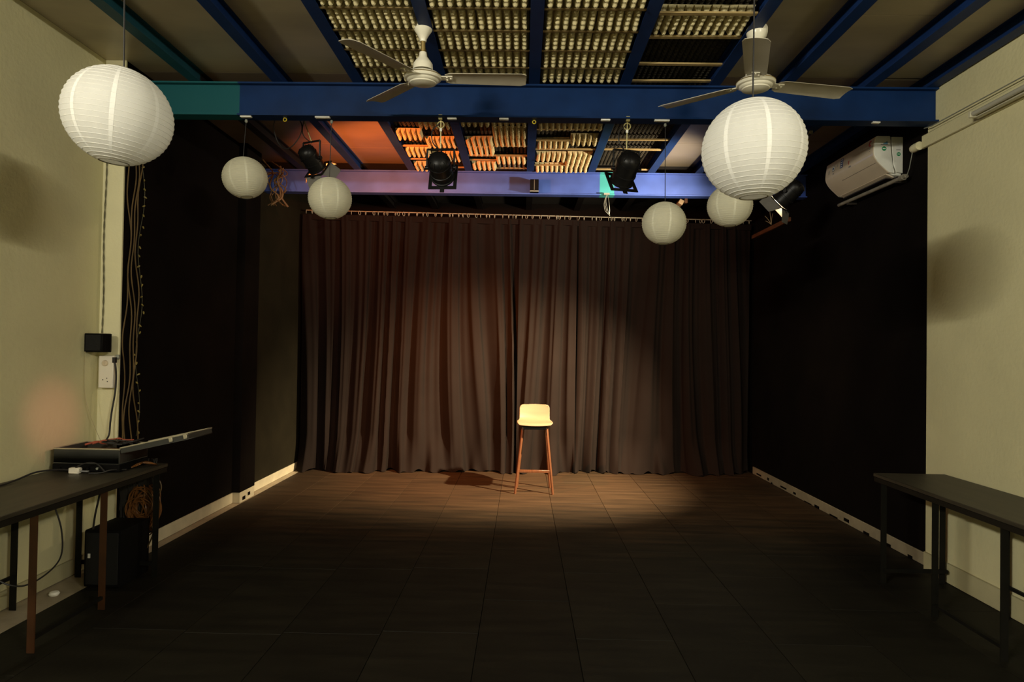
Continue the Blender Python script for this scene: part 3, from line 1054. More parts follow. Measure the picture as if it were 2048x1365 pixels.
    if lit:
        L = bpy.data.lights.new('lamp', 'SPOT')
        L.energy = lit['w']
        L.color = lit['col']
        L.spot_size = R(lit['size'])
        L.spot_blend = lit['blend']
        L.shadow_soft_size = 0.03
        lo = bpy.data.objects.new('lamp', L)
        COL.objects.link(lo)
        lo.parent = t_
        lo.location = dv * (0.116 * size)
        lo.rotation_euler = dv.to_track_quat('-Z', 'Y').to_euler()
        if 'wide' in lit:  # added second light, stands in for the can's spill on beam and ceiling
            Wd = bpy.data.lights.new('added_spill', 'SPOT')
            Wd.energy = lit['wide']
            Wd.color = lit.get('scol', lit['col'])
            Wd.spot_size = R(lit['wsize'])
            Wd.spot_blend = 1.0
            Wd.shadow_soft_size = 0.035
            wo = bpy.data.objects.new('added_spill', Wd)
            COL.objects.link(wo)
            wo.parent = t_
            wo.location = dv * (0.20 * size) + Vector((0, 0, 0.03))
            wo.rotation_euler = (Vector(lit['aim']) - Vector(pos)).to_track_quat('-Z', 'Y').to_euler()
    return t_


M['can_door'] = mat('can_door', (0.16, 0.15, 0.135), 0.5, var=0.2, spec=0.2)
par_can((-0.575, 4.19, 2.645), (-0.50, 5.4, 2.25), 'black stage spotlight hanging from the front beam, left of centre, unlit', 2.966, hooky=-0.02)
par_can((0.675, 4.19, 2.650), (0.42, 5.2, 1.80), 'black stage spotlight hanging from the front beam, right of centre, unlit', 2.966, hooky=-0.02)
WARM = (1.0, 0.78, 0.48)
ORNG = (1.0, 0.30, 0.07)
par_can((-1.56, 4.50, 2.79), (-0.45, 7.0, 0.7), 'lit orange stage spotlight with open barn doors beside the left lanterns', 3.188,
        lit=dict(col=ORNG, w=760, size=68, blend=1.0, estr=300, wide=230, wsize=112, aim=(-1.15, 5.85, 3.05), scol=(1.0, 0.21, 0.045)), doors=(44, 42, 40, 44), strap=False, size=0.85, hookx=-0.105)
par_can((2.09, 4.97, 2.70), (-0.05, 6.85, 0.35), 'lit warm white stage spotlight beside the air conditioner, barn doors open', 3.188,
        lit=dict(col=WARM, w=3300, size=70, blend=1.0, estr=700, wide=330, wsize=92, aim=(0.6, 6.1, 3.02), scol=(1.0, 0.82, 0.58)), doors=(46, 42, 46, 44), strap=False, size=0.95, hookx=0.155)

# loose cable loop hanging round the left lit spotlight
pts = []
for k in range(26):
    a = 2 * PI * k / 25 + 0.8
    pts.append((-1.72 + 0.10 * math.cos(a), 4.46 + 0.03 * math.sin(a * 2), 2.98 + 0.13 * math.sin(a)))
tag(MB().tube(pts, 0.004, 6).obj('cable_loop', M['black_cord']), 'thin black cable loop hanging behind the left lit spotlight', 'cable')

# ------------------------------------------------------------------ air conditioner on the right stage wall
ac = thing('air_conditioner', 'white split air conditioner with stickers high on the right wall', 'air conditioner', (XRB, 4.62, 2.73))
LEN = 0.72
# profile in x (from wall to room, negative) and z
prof_b = [(0, 0.02), (0, 0.29), (-0.17, 0.29), (-0.178, 0.284), (-0.180, 0.18), (-0.14, 0.09), (-0.07, 0.030)]
MB().prism([(a, b) for a, b in prof_b], 0.012, LEN - 0.012, 1).obj('casing', M['ac_side'], ac, bevel=0.002)
# front panel curved
fp = []
for k in range(23):
    s_ = k / 22
    fp.append((-0.200 - 0.014 * math.sin(PI * min(1, s_ * 1.15)) + 0.10 * (max(0, s_ - 0.42) / 0.58) ** 1.9, 0.302 - 0.262 * s_))
poly = [(-0.175, 0.302)] + fp + [(-0.09, 0.045)]
MB().prism(poly, 0.0, LEN, 1).obj('front_panel', M['ac_front'], ac)
# side covers: the near one faces the camera
for y0, y1 in ((-0.010, 0.0), (LEN, LEN + 0.010)):
    e1 = [(-0.092, 0.306), (-0.10, 0.309), (-0.185, 0.309), (-0.197, 0.304)] + [(x_ + 0.003, z_) for x_, z_ in fp[1:]] + [(-0.058, 0.036), (-0.072, 0.10), (-0.086, 0.20)]
    MB().prism(e1, y0, y1, 1).obj('side_cover', M['ac_side'], ac, bevel=0.003)
    e2 = [(-0.086, 0.303), (0, 0.303), (0, 0.035), (-0.048, 0.045), (-0.068, 0.10)]
    MB().prism(e2, y0, y1, 1).obj('end_plate', M['ac_side'], ac, bevel=0.003)
MB().prism([(-0.105, 0.036), (-0.045, 0.012), (-0.042, 0.018), (-0.10, 0.044)], 0.03, LEN - 0.03, 1).obj('louver', M['ac_front'], ac)
MB().b2((-0.09, 0.05, 0.010), (-0.03, LEN - 0.05, 0.018)).obj('outlet_slot', M['ac_dark'], ac)



def px_at(zz):
    for k in range(len(fp) - 1):
        (xa, za), (xb, zb) = fp[k], fp[k + 1]
        if zb <= zz <= za:
            return xa + (xb - xa) * (za - zz) / (za - zb)
    return fp[0][0]


tr = MB().b2((px_at(0.118) - 0.0006, 0.02, 0.1165), (px_at(0.118) + 0.002, LEN - 0.22, 0.1195))
tr.obj('panel_groove', M['ac_dark'], ac)


def sticker(y, z, wy, hz, m_, name='sticker', lift=0.0016, parent=ac):
    b = MB()
    zs = [z - hz / 2 + hz * k / 4 for k in range(5)]
    vs = []
    for zz in zs:
        vs += [(px_at(zz) - lift, y - wy / 2, zz), (px_at(zz) - lift, y + wy / 2, zz)]
    b.add(vs, [(2 * k, 2 * k + 1, 2 * k + 3, 2 * k + 2) for k in range(4)])
    return b.obj(name, m_, parent, smooth=False)


s_ = sticker(0.455, 0.245, 0.045, 0.075, M['st_blue'])
for k in range(4):
    sticker(0.455, 0.218 + 0.018 * k, 0.028, 0.009, M['st_white'], 'sticker_print', 0.0024, s_)
sticker(0.46, 0.245, 0.0, 0.0, M['st_blue'], 'sticker_edge') if False else None


def disc_front(y, z, r, m_, name, parent=ac, lift=0.0018):
    n = 18
    vs = [(px_at(z) - lift - 0.0003, y, z)]
    for k in range(n):
        a = 2 * PI * k / n
        zz = z + r * math.sin(a)
        vs.append((px_at(zz) - lift, y + r * math.cos(a), zz))
    return MB().add(vs, [(0, 1 + k, 1 + (k + 1) % n) for k in range(n)]).obj(name, m_, parent, smooth=False)


e_ = disc_front(0.585, 0.238, 0.026, M['st_grey'], 'round_sticker')
disc_front(0.585, 0.238, 0.019, M['ac_side'], 'round_sticker_print', e_, 0.0026)
disc_front(0.585, 0.238, 0.011, M['st_blue'], 'round_sticker_print', e_, 0.0034)
sticker(0.585, 0.196, 0.02, 0.010, M['st_grey'], 'sticker_print')
sticker(0.66, 0.225, 0.012, 0.03, M['st_grey'], 'sticker_print')
sticker(0.525, 0.245, 0.010, 0.022, M['st_grey'], 'sticker_print')
sticker(0.34, 0.215, 0.012, 0.030, M['st_red'], 'red_mark')
sticker(0.325, 0.18, 0.035, 0.010, M['st_grey'], 'sticker_print')
sw = MB()
for k in range(10):
    a = -1.9 + k * 0.42
    z_ = 0.268 + 0.016 * math.sin(a)
    sw.box((px_at(z_) - 0.0018, 0.045 + 0.014 * math.cos(a), z_), (0.0025, 0.010, 0.010))
sw.obj('red_emblem', M['st_red'], ac)
sticker(0.042, 0.225, 0.020, 0.007, M['st_grey'], 'sticker_print')
sticker(0.042, 0.21, 0.014, 0.005, M['st_grey'], 'sticker_print')


def side_disc(x, z, r, m_, name):
    return MB().lathe([(0, 0), (r, 0)], 20, Matrix.Translation((x, -0.0106, z)) @ Matrix.Rotation(PI / 2, 4, 'X')).obj(name, m_, ac)


side_disc(-0.138, 0.215, 0.0165, M['st_green'], 'green_sticker')
side_disc(-0.032, 0.175, 0.0145, M['st_green'], 'green_sticker')
MB().b2((-0.148, -0.0112, 0.212), (-0.128, -0.0108, 0.218)).obj('sticker_print', M['st_white'], ac)
MB().b2((-0.041, -0.0112, 0.173), (-0.023, -0.0108, 0.178)).obj('sticker_print', M['st_white'], ac)
sb = MB()
sb.add([(-0.163, -0.0106, 0.243), (-0.112, -0.0106, 0.243), (-0.112, -0.0106, 0.247), (-0.163, -0.0106, 0.247)], [(0, 1, 2, 3)])
sb.obj('sticker_print', M['st_grey'], ac)
MB().add([(-0.15, -0.0106, 0.249), (-0.112, -0.0106, 0.249), (-0.112, -0.0106, 0.262), (-0.118, -0.0106, 0.272), (-0.125, -0.0106, 0.262), (-0.138, -0.0106, 0.258)], [(0, 1, 2, 3, 4, 5)]).obj('blue_sticker', M['st_cyan'], ac)
MB().b2((-0.052, -0.0110, 0.215), (-0.018, -0.0106, 0.262)).obj('spec_label', M['st_white'], ac)
MB().b2((-0.050, -0.0110, 0.204), (-0.018, -0.0106, 0.209)).obj('sticker_print', M['st_grey'], ac)
# drain pipe / mounting bar below
tr = thing('pipe_trunking', 'pale pipe trunking under the air conditioner', 'pipe', (XRB - 0.07, 4.45, 2.70))
MB().tube([(0, 0, 0), (0, 0.95, 0.012)], 0.014, 10).obj('pipe', M['pipe_grey'], tr)
MB().lathe([(0, -0.02), (0.022, -0.02), (0.022, 0.02), (0, 0.02)], 10, Matrix.Translation((0, 0.05, 0)) @ Matrix.Rotation(PI / 2, 4, 'X')).obj('coupling', M['pipe_grey'], tr)
for y in (0.12, 0.8):
    MB().b2((-0.006, y - 0.012, -0.02), (0.07, y + 0.012, 0.026)).obj('bracket', M['ac_dark'], tr, bevel=0.002)

# white cable duct on the right white wall with rounded end
du = thing('cable_duct', 'white cable duct along the top of the right white wall', 'duct', (XR, 0, 0))
MB().b2((-0.016, 1.4, 2.832), (0, 4.28, 2.925)).obj('duct', M['white_wall'], du, bevel=0.006)
MB().lathe([(0, 0.05), (0.016, 0.048), (0.026, 0.036), (0.029, 0.015), (0.029, -0.04), (0, -0.04)], 16, Matrix.Translation((-0.02, 4.33, 2.862)) @ Matrix.Rotation(-PI / 2, 4, 'X')).obj('end_cap', M['pilaster'], du)
MB().tube([(-0.026, 4.36, 2.84), (-0.022, 4.40, 2.74), (-0.01, 4.46, 2.68)], 0.003, 6).obj('wire_tail', M['galv'], du)
MB().tube([(-0.033, 1.4, 2.93), (-0.033, 4.15, 2.945), (-0.035, 4.22, 2.955)], 0.0035, 6).obj('wire', M['galv'], du)

def tube_light(pos, ln, label):
    t_ = thing('tube_light', label, 'light', pos)
    MB().b2((-0.028, 0, -0.022), (0, ln, 0.022)).obj('batten_body', M['pipe_white'], t_, bevel=0.004)
    MB().tube([(-0.046, 0.02, 0), (-0.046, ln - 0.02, 0)], 0.014, 12).obj('tube', M['tube_glass'], t_)
    for y in (0.006, ln - 0.006):
        MB().b2((-0.062, y - 0.010, -0.018), (-0.02, y + 0.010, 0.018)).obj('socket', M['pipe_white'], t_, bevel=0.003)
    return t_


tube_light((XR - 0.031, 2.52, 2.855), 1.20, 'unlit tube light on the duct at the right edge of the photo')

# ------------------------------------------------------------------ bar stool
st = thing('bar_stool', 'wooden bar stool with low curved back standing alone before the curtain', 'stool', (0.132, 6.36, 0))
# seat and back in one bent shell
prof = [(-0.185, 0.672), (-0.178, 0.686), (-0.155, 0.692), (-0.08, 0.688), (0.0, 0.684), (0.07, 0.686), (0.115, 0.697), (0.145, 0.722), (0.160, 0.76), (0.168, 0.80), (0.175, 0.845), (0.178, 0.862)]
prof = [tuple(p)[:2] for p in spline([(a, b, 0) for a, b in prof], 3)]
n, mcols = len(prof), 14
top = []
tl = sum(math.hypot(prof[i + 1][0] - prof[i][0], prof[i + 1][1] - prof[i][1]) for i in range(n - 1))
acc = 0
for i, (py_, pz_) in enumerate(prof):
    if i:
        acc += math.hypot(py_ - prof[i - 1][0], pz_ - prof[i - 1][1])
    s_ = acc / tl
    hw = 0.178 if s_ < 0.55 else 0.178 - 0.021 * min(1, (s_ - 0.55) / 0.12)
    ends = 0.045
    dS = min(acc, tl - acc)
    if dS < ends:
        hw -= ends * (1 - math.sqrt(max(0, 1 - (1 - dS / ends) ** 2))) * 0.9
    for k in range(mcols + 1):
        v = -1 + 2 * k / mcols
        v = math.sin(v * PI / 2)
        curl = 0.012 * v * v
        if s_ < 0.55:
            top.append((v * hw, py_, pz_ + curl * 0.6))
        else:
            top.append((v * hw, py_ - curl * 1.6, pz_))
fs = []
for i in range(n - 1):
    for k in range(mcols):
        a_ = i * (mcols + 1) + k
        fs.append((a_, a_ + 1, a_ + mcols + 2, a_ + mcols + 1))
sh = MB().add(top, fs).obj('seat_shell', M['seat_wood'], st)
md = sh.modifiers.new('thick', 'SOLIDIFY')
md.thickness = 0.013
md.offset = -1 if True else 1
# metal mounting frame
fr = MB()
fr.b2((-0.125, -0.115, 0.632), (0.125, -0.095, 0.670))
fr.b2((-0.125, 0.075, 0.632), (0.125, 0.095, 0.670))
fr.b2((-0.125, -0.095, 0.632), (-0.105, 0.075, 0.670))
fr.b2((0.105, -0.095, 0.632), (0.125, 0.075, 0.670))
fr.obj('seat_frame', M['can_black'], st, bevel=0.002)
for sx in (-1, 1):
    for (ft, tp_) in (((0.187, -0.150), (0.118, -0.104)), ((0.172, 0.150), (0.112, 0.084))):
        MB().tube([(sx * ft[0], ft[1], 0.0), (sx * (ft[0] * .5 + tp_[0] * .5), (ft[1] + tp_[1]) / 2, 0.33), (sx * tp_[0], tp_[1], 0.655)], 0.0115, 10, taper=0.0145).obj('leg', M['leg_wood'], st)
def legpt(ft, tp_, z):
    t = z / 0.655
    return ft[0] + (tp_[0] - ft[0]) * t, ft[1] + (tp_[1] - ft[1]) * t
a1, b1 = legpt((0.187, -0.150), (0.118, -0.104), 0.225)
MB().b2((-a1, b1 - 0.008, 0.208), (a1, b1 + 0.008, 0.236)).obj('foot_rail', M['leg_wood'], st, bevel=0.003)
a2, b2_ = legpt((0.172, 0.150), (0.112, 0.084), 0.30)
# ------------------------------------------------------------------ tables
def table(name, label, sgn, xf, xb, yfar, legs, ht, front_mat, ln):
    """xf front (room side) x, xb wall side x, legs: list of y"""
    t_ = thing(name, label, 'table', ((xf + xb) / 2, yfar - ln / 2, 0))
    ox, oy = (xf + xb) / 2, yfar - ln / 2
    hw = abs(xf - xb) / 2
    MB().b2((-hw, -ln / 2, ht - 0.022), (hw, ln / 2, ht)).obj('table_top', M['table_top'], t_, bevel=0.003)
    ap = MB()
    f_ = (xf - ox) / abs(xf - ox)
    ap.b2((min(f_ * hw, f_ * (hw - 0.03)), -ln / 2 + 0.01, ht - 0.05), (max(f_ * hw, f_ * (hw - 0.03)) - 0.0 , ln / 2 - 0.01, ht - 0.0225))
    ap.b2((min(-f_ * (hw - 0.02), -f_ * (hw - 0.05)), -ln / 2 + 0.01, ht - 0.05), (max(-f_ * (hw - 0.02), -f_ * (hw - 0.05)), ln / 2 - 0.01, ht - 0.0225))
    ap.obj('apron', M['table_edge'], t_)
    for li, (yf, yb) in enumerate(legs):
        for (x, y, m_) in ((f_ * (hw - 0.028), yf - oy, front_mat if li else M['leg_black']), (-f_ * (hw - 0.045), yb - oy, M['leg_black'])):
            b = MB()
            # angle iron: two flanges
            b.b2((x - 0.018, y - 0.0025, 0.0), (x + 0.018, y + 0.0025, ht - 0.05))
            b.b2((x - 0.018 if f_ > 0 else x + 0.013, y + 0.0025, 0.0), (x - 0.013 if f_ > 0 else x + 0.018, y + 0.033, ht - 0.05))
            b.obj('leg', m_, t_, smooth=False)
        if li == 0:
            MB().b2((-hw + 0.03, yf - oy - 0.01, 0.072), (hw - 0.03, yf - oy + 0.006, 0.095)).obj('cross_rail', M['leg_black'], t_)
    ya, yb = legs[1][0] - oy, legs[2][0] - oy
    MB().b2((f_ * (hw - 0.028) - 0.008, min(ya, yb), 0.055), (f_ * (hw - 0.028) + 0.008, max(ya, yb), 0.072)).obj('front_rail', M['leg_black'], t_)
    ya, yb = legs[1][1] - oy, legs[3][1] - oy
    MB().b2((-f_ * (hw - 0.045) - 0.008, min(ya, yb), 0.17), (-f_ * (hw - 0.045) + 0.008, max(ya, yb), 0.187)).obj('back_rail', M['leg_black'], t_)
    return t_


table('side_table', 'long dark table with brown front legs along the left white wall', -1, -2.20, -2.725, 3.87, [(3.80, 3.77), (3.32, 3.285), (2.84, 2.80), (2.36, 2.33)], 0.682, M['leg_brown'], 1.66)
table('side_table', 'long dark table with black legs along the right white wall', 1, 2.245, 2.695, 4.035, [(3.965, 3.985), (3.476, 3.467), (2.985, 2.97), (2.49, 2.48)], 0.676, M['leg_black'], 1.70)

TT = 0.682
# black mixer box under the case
mx_ = thing('mixer_box', 'flat black device under the open metal case on the left table', 'device', (-2.50, 3.70, TT))
MB().b2((-0.19, -0.15, 0.004), (0.20, 0.13, 0.045)).obj('body', M['black_plastic'], mx_, bevel=0.004)
for k in range(5):
    MB().tube([(-0.14 + 0.055 * k, -0.152, 0.024), (-0.14 + 0.055 * k, -0.163, 0.024)], 0.007, 10).obj('knob', M['black_plastic'] if k != 4 else M['galv'], mx_)
for sx in (-0.16, 0.17):
    for sy in (-0.12, 0.1):
        MB().tube([(sx, sy, 0), (sx, sy, 0.005)], 0.01, 8).obj('foot', M['black_plastic'], mx_)
pl = thing('wall_plug', 'small cream plug adaptor on the left table before the black device', 'plug', (-2.525, 3.512, TT))
MB().b2((-0.030, -0.02, 0), (0.030, 0.016, 0.034)).obj('body', M['outlet'], pl, bevel=0.005)
MB().b2((0.031, -0.008, 0.010), (0.075, 0.006, 0.018)).obj('lead', M['st_grey'], pl, bevel=0.002)
# open case
cs = thing('metal_case', 'grey metal case with its lid folded open on the left table', 'case', (-2.50, 3.70, TT + 0.046))
b = MB()
W0, W1, D0, D1, HH = -0.185, 0.195, -0.145, 0.13, 0.086
b.b2((W0, D0, 0), (W1, D1, 0.006))
b.b2((W0, D0, 0.006), (W1, D0 + 0.006, HH))
b.b2((W0, D1 - 0.006, 0.006), (W1, D1, HH))
b.b2((W0, D0 + 0.006, 0.006), (W0 + 0.006, D1 - 0.006, HH))
b.b2((W1 - 0.006, D0 + 0.006, 0.006), (W1, D1 - 0.006, HH))
b.obj('case_body', M['case_grey'], cs, bevel=0.0015)
b = MB()
for (p, q_) in (((W0, D0), (W1, D0)), ((W1, D0), (W1, D1)), ((W1, D1), (W0, D1)), ((W0, D1), (W0, D0))):
    b.tube([(p[0], p[1], HH), (q_[0], q_[1], HH)], 0.0045, 8)
b.obj('case_rim', M['case_rim'], cs)
MB().b2((W0 + 0.008, D0 + 0.008, 0.007), (W1 - 0.008, D1 - 0.008, 0.05)).obj('case_lining', M['case_in'], cs)
lidm = Matrix.Translation((W1 + 0.01, 0, HH - 0.02)) @ Matrix.Rotation(R(-13), 4, 'Y')
b = MB()
b.b2((0, D0, -0.004), (0.40, D1, 0.0), lidm)
b.b2((0, D0, 0), (0.40, D0 + 0.005, 0.028), lidm)
b.b2((0, D1 - 0.005, 0), (0.40, D1, 0.028), lidm)
b.b2((0.395, D0 + 0.005, 0), (0.40, D1 - 0.005, 0.028), lidm)
ld = b.obj('lid', M['case_grey'], cs, bevel=0.0012)
b = MB()
b.tube([lidm @ Vector((0, D0, 0.029)), lidm @ Vector((0.40, D0, 0.029)), lidm @ Vector((0.40, D1, 0.029)), lidm @ Vector((0, D1, 0.029))], 0.0045, 8)
b.obj('lid_rim', M['case_rim'], ld)
for x in (0.30, 0.385):
    MB().box((x, D0 - 0.004, 0.018), (0.022, 0.008, 0.03), lidm).obj('latch', M['case_rim'], ld, bevel=0.002)
for y in (-0.08, 0.08):
    MB().tube([(W1 + 0.005, y - 0.02, HH - 0.018), (W1 + 0.005, y + 0.02, HH - 0.018)], 0.006, 8).obj('hinge', M['case_rim'], cs)
# contents
rr = random.Random(11)
b = MB()
for k in range(4):
    p0 = Vector((-0.02 + 0.03 * k, 0.0 + 0.02 * k, 0.085 + .004 * k))
    b.tube(spline([p0 + Vector((-0.06, -0.03, 0)), p0 + Vector((-0.02, 0.02, 0.012)), p0 + Vector((0.03, -0.01, 0.008)), p0 + Vector((0.06, 0.04, 0.0))], 6), 0.006, 8)
tag(b.obj('red_straps', M['red_cloth'], None, (-2.52, 3.72, TT + 0.05)), 'bunch of red straps lying in the open metal case', 'strap')
b = MB()
for k in range(7):
    p = [Vector((rr.uniform(-0.02, 0.14), rr.uniform(-0.09, 0.09), 0.088 + rr.uniform(0, 0.028))) for _ in range(5)]
    b.tube(spline(p, 6), 0.0045, 6)
tag(b.obj('black_cables', M['black_cord'], None, (-2.46, 3.72, TT + 0.05)), 'tangle of black cables on top of the open metal case', 'cable')
# table cables
b = MB().tube(spline([(-2.53, 3.53, TT + 0.012), (-2.58, 3.46, TT + 0.03), (-2.63, 3.36, TT + 0.035), (-2.66, 3.26, TT + 0.012), (-2.66, 3.15, TT + 0.005), (-2.70, 3.02, TT + 0.004)], 8), 0.005, 7)
tag(b.obj('table_cable', M['black_cord']), 'black cable arching over the left table top to the wall', 'cable')
b = MB()
b.tube(spline([(-2.36, 3.52, TT + 0.01), (-2.41, 3.51, TT + 0.06), (-2.48, 3.50, TT + 0.055), (-2.55, 3.505, TT + 0.01)], 8), 0.004, 6)
b.tube(spline([(-2.29, 3.60, TT + 0.01), (-2.33, 3.53, TT + 0.02), (-2.38, 3.51, TT + 0.006), (-2.44, 3.50, TT + 0.005)], 8), 0.004, 6)
tag(b.obj('device_leads', M['black_cord']), 'black leads looped across the front of the flat black device', 'cable')
# tan wire ends at the end of the table
b = MB()
for k in range(6):
    b.tube(spline([(-2.30 + 0.01 * k, 3.66, TT + 0.01 + .004 * k), (-2.27, 3.70 + 0.01 * k, TT + 0.03), (-2.235 + .004 * k, 3.74, TT + 0.022), (-2.22, 3.78, TT + 0.008)], 6), 0.0045, 6)
tag(b.obj('tan_wire_bunch', M['copper_cord']), 'small tan bunch of wires on the far corner of the left table', 'cable')

# coil of copper coloured flex and black cables hanging from the table end
b = MB()
rr = random.Random(5)
for k in range(64):
    rx, rz = rr.uniform(0.04, 0.085), rr.uniform(0.06, 0.145)
    c0 = Vector((-2.385 + rr.uniform(-0.028, 0.028), 3.925 + rr.uniform(-0.02, 0.03), 0.39 + rr.uniform(-0.05, 0.04)))
    ph_ = rr.uniform(0, 6.28)
    tl_ = rr.uniform(-0.3, 0.3)
    pts = []
    for q_ in range(25):
        a = 2 * PI * q_ / 24 + ph_
        x, z = rx * math.cos(a), rz * math.sin(a)
        pts.append(c0 + Vector((x * math.cos(tl_) - z * math.sin(tl_), 0.012 * math.sin(2 * a + ph_), x * math.sin(tl_) + z * math.cos(tl_))))
    b.tube(pts, 0.0042, 5, cap=False)
tag(b.obj('flex_coil', M['copper_cord']), 'coil of orange brown flex hanging at the end of the left table', 'cable')
b = MB()
for k in range(44):
    x0 = rr.uniform(-2.53, -2.30)
    pts = [(x0, 3.90 + rr.uniform(0, 0.04), 0.70), (x0 + rr.uniform(-.02, .02), 3.91, 0.60), (x0 + rr.uniform(-.03, .03), 3.93, 0.48), (x0 + rr.uniform(-.03, .03), 3.93, rr.uniform(0.28, 0.42))]
    b.tube(spline(pts, 6), rr.uniform(0.004, 0.008), 6)
tag(b.obj('hanging_cables', M['black_cord']), 'thick bundle of black cables hanging behind the end of the left table', 'cable')
b = MB()
b.tube(spline([(-2.33, 3.90, 0.60), (-2.28, 3.92, 0.56), (-2.27, 3.92, 0.50), (-2.31, 3.91, 0.46), (-2.35, 3.91, 0.50)], 6), 0.004, 6)
b.tube(spline([(-2.36, 3.95, 0.30), (-2.30, 3.90, 0.24), (-2.33, 3.86, 0.13), (-2.40, 3.84, 0.02)], 6), 0.005, 6)
tag(b.obj('loose_flex', M['brown_cord']), 'loose brown flex looping beside the far leg of the left table', 'cable')
# cables dangling under the left table
b = MB()
b.tube(spline([(-2.28, 3.02, 0.65), (-2.255, 3.05, 0.50), (-2.265, 3.06, 0.36), (-2.34, 3.04, 0.27), (-2.42, 3.0, 0.24), (-2.50, 2.95, 0.30), (-2.54, 2.90, 0.45), (-2.56, 2.88, 0.64)], 8), 0.004, 6)
tag(b.obj('drooping_cable', M['black_cord']), 'thin black cable drooping in a loop under the left table', 'cable')
b = MB().tube(spline([(-2.44, 3.62, 0.65), (-2.46, 3.62, 0.52), (-2.48, 3.62, 0.42), (-2.50, 3.63, 0.30)], 8), 0.006, 6)
tag(b.obj('speaker_cable', M['black_cord']), 'black cable running down from the left table to the floor speaker', 'cable')

# floor speaker under the left table
sp_ = thing('floor_speaker', 'black speaker cabinet on the floor under the left table', 'speaker', (-2.425, 3.74, 0))
MB().b2((-0.11, -0.13, 0.004), (0.11, 0.15, 0.335)).obj('cabinet', M['black_plastic'], sp_, bevel=0.012, seg=2)
MB().b2((-0.095, -0.136, 0.02), (0.095, -0.130, 0.32)).obj('grille', M['cloth_grille'], sp_, bevel=0.003)
MB().b2((-0.080, -0.1385, 0.175), (-0.066, -0.136, 0.20)).obj('badge', M['st_white'], sp_)
for sx in (-0.08, 0.08):
    for sy in (-0.1, 0.12):
        MB().tube([(sx, sy, 0), (sx, sy, 0.006)], 0.012, 8).obj('foot', M['black_plastic'], sp_)
b = MB().lathe([(0, 0.026), (0.022, 0.02), (0.028, 0.010), (0.022, 0), (0, 0)], 10)
tag(b.obj('crumpled_tape', M['clip_white'], None, (-2.62, 3.5, 0.0 - 0.003)), 'small white crumpled piece on the floor strip under the left table', 'litter')

# wall speaker, outlet box, wires on the pilaster
ws = thing('wall_speaker', 'small black box speaker mounted on the left white wall corner', 'speaker', (-2.745, 3.86, 1.425))
b = MB().prism([(0.002, 0.0), (0.118, 0.0), (0.128, 0.06), (0.118, 0.09), (0.002, 0.09)], -0.058, 0.06, 2)
b.obj('cabinet', M['black_plastic'], ws, bevel=0.004)
MB().b2((0.012, -0.004, -0.048), (0.108, 0.0, 0.050)).obj('grille', M['cloth_grille'], ws, bevel=0.002)
ob = thing('outlet_box', 'white power outlet box on the white pilaster above the metal case', 'outlet', (-2.665, PIL_Y, 1.245))
MB().b2((-0.05, -0.042, -0.108), (0.045, 0.0, 0.100)).obj('box', M['outlet'], ob, bevel=0.004)
MB().lathe([(0, 0.010), (0.016, 0.010), (0.019, 0.006), (0.019, 0)], 18, Matrix.Translation((-0.006, -0.042, 0.052)) @ Matrix.Rotation(PI / 2, 4, 'X')).obj('dial', M['dial'], ob)
MB().b2((-0.009, -0.055, 0.036), (-0.003, -0.051, 0.068)).obj('dial_grip', M['dial'], ob)
hb = MB()
for (x, z) in ((-0.02, -0.055), (0.006, -0.045), (0.010, -0.066)):
    hb.b2((x - 0.003, -0.0426, z - 0.003), (x + 0.003, -0.0418, z + 0.003))
hb.obj('socket_holes', M['ac_dark'], ob)
MB().b2((0.046, -0.02, 0.078), (0.064, -0.002, 0.106)).obj('clip', M['galv'], ob, bevel=0.002)
pc = MB()
pc.b2((-2.625, 3.955, 1.30), (-2.607, 3.975, 1.335))
pc.tube(spline([(-2.617, 3.965, 1.305), (-2.608, 3.965, 1.27), (-2.606, 3.97, 1.20), (-2.612, 3.97, 1.10), (-2.624, 3.965, 1.0), (-2.630, 3.96, 0.92), (-2.63, 3.95, 0.84), (-2.625, 3.90, 0.80)], 8), 0.0055, 7)
tag(pc.obj('plug_cord', M['black_cord']), 'black plugged cord running down from the white outlet box', 'cord')
pc = MB()
for s_ in (0, 1):
    pts = []
    for k in range(60):
        z = 1.49 + 1.70 * k / 59
        pts.append((-2.722 + 0.0035 * math.cos(k * 1.3 + s_ * PI) + 0.004 * math.sin(k * .21), PIL_Y - 0.006, z))
    pc.tube(pts, 0.0025, 5)
tag(pc.obj('twisted_wire', M['olive_cord']), 'thin twisted wire running up the corner of the white pilaster', 'wire')
pc = MB().tube(spline([(-2.735, 3.86, 1.37), (-2.735, 3.86, 1.2), (-2.725, 3.87, 1.05), (-2.70, 3.9, 0.92), (-2.66, 3.92, 0.80)], 8), 0.0016, 5)
tag(pc.obj('speaker_wire', M['tan_cord']), 'fine pale wire hanging from the small wall speaker', 'wire')
# brown cables and fairy light string down the edge of the black wall
rr = random.Random(21)
for k in range(4):
    b = MB()
    ph_ = rr.uniform(0, 6.28)
    pts = []
    yb_ = 4.05 + 0.025 * k
    for q_ in range(40):
        z = 0.78 + (2.35 - 0.05 * k) * q_ / 39
        tw = 0.022 * math.sin(q_ * 0.33 + ph_) + 0.012 * math.sin(q_ * 0.81 + 2 * ph_)
        fan_ = max(0, 1 - q_ / 9.0) * (k - 1.2) * 0.03
        pts.append((XLB + 0.008 + 0.006 * k, yb_ + tw + fan_, z))
    b.tube(spline(pts, 2), 0.0042, 6)
    tag(b.obj('brown_cable', M['brown_cord']), ['brown cable nearest the pilaster on the edge of the black wall', 'brown cable, second from the pilaster on the black wall edge', 'brown cable, third from the pilaster on the black wall edge', 'brown cable farthest from the pilaster on the black wall edge'][k], 'cable', 'brown cables on the black wall edge')
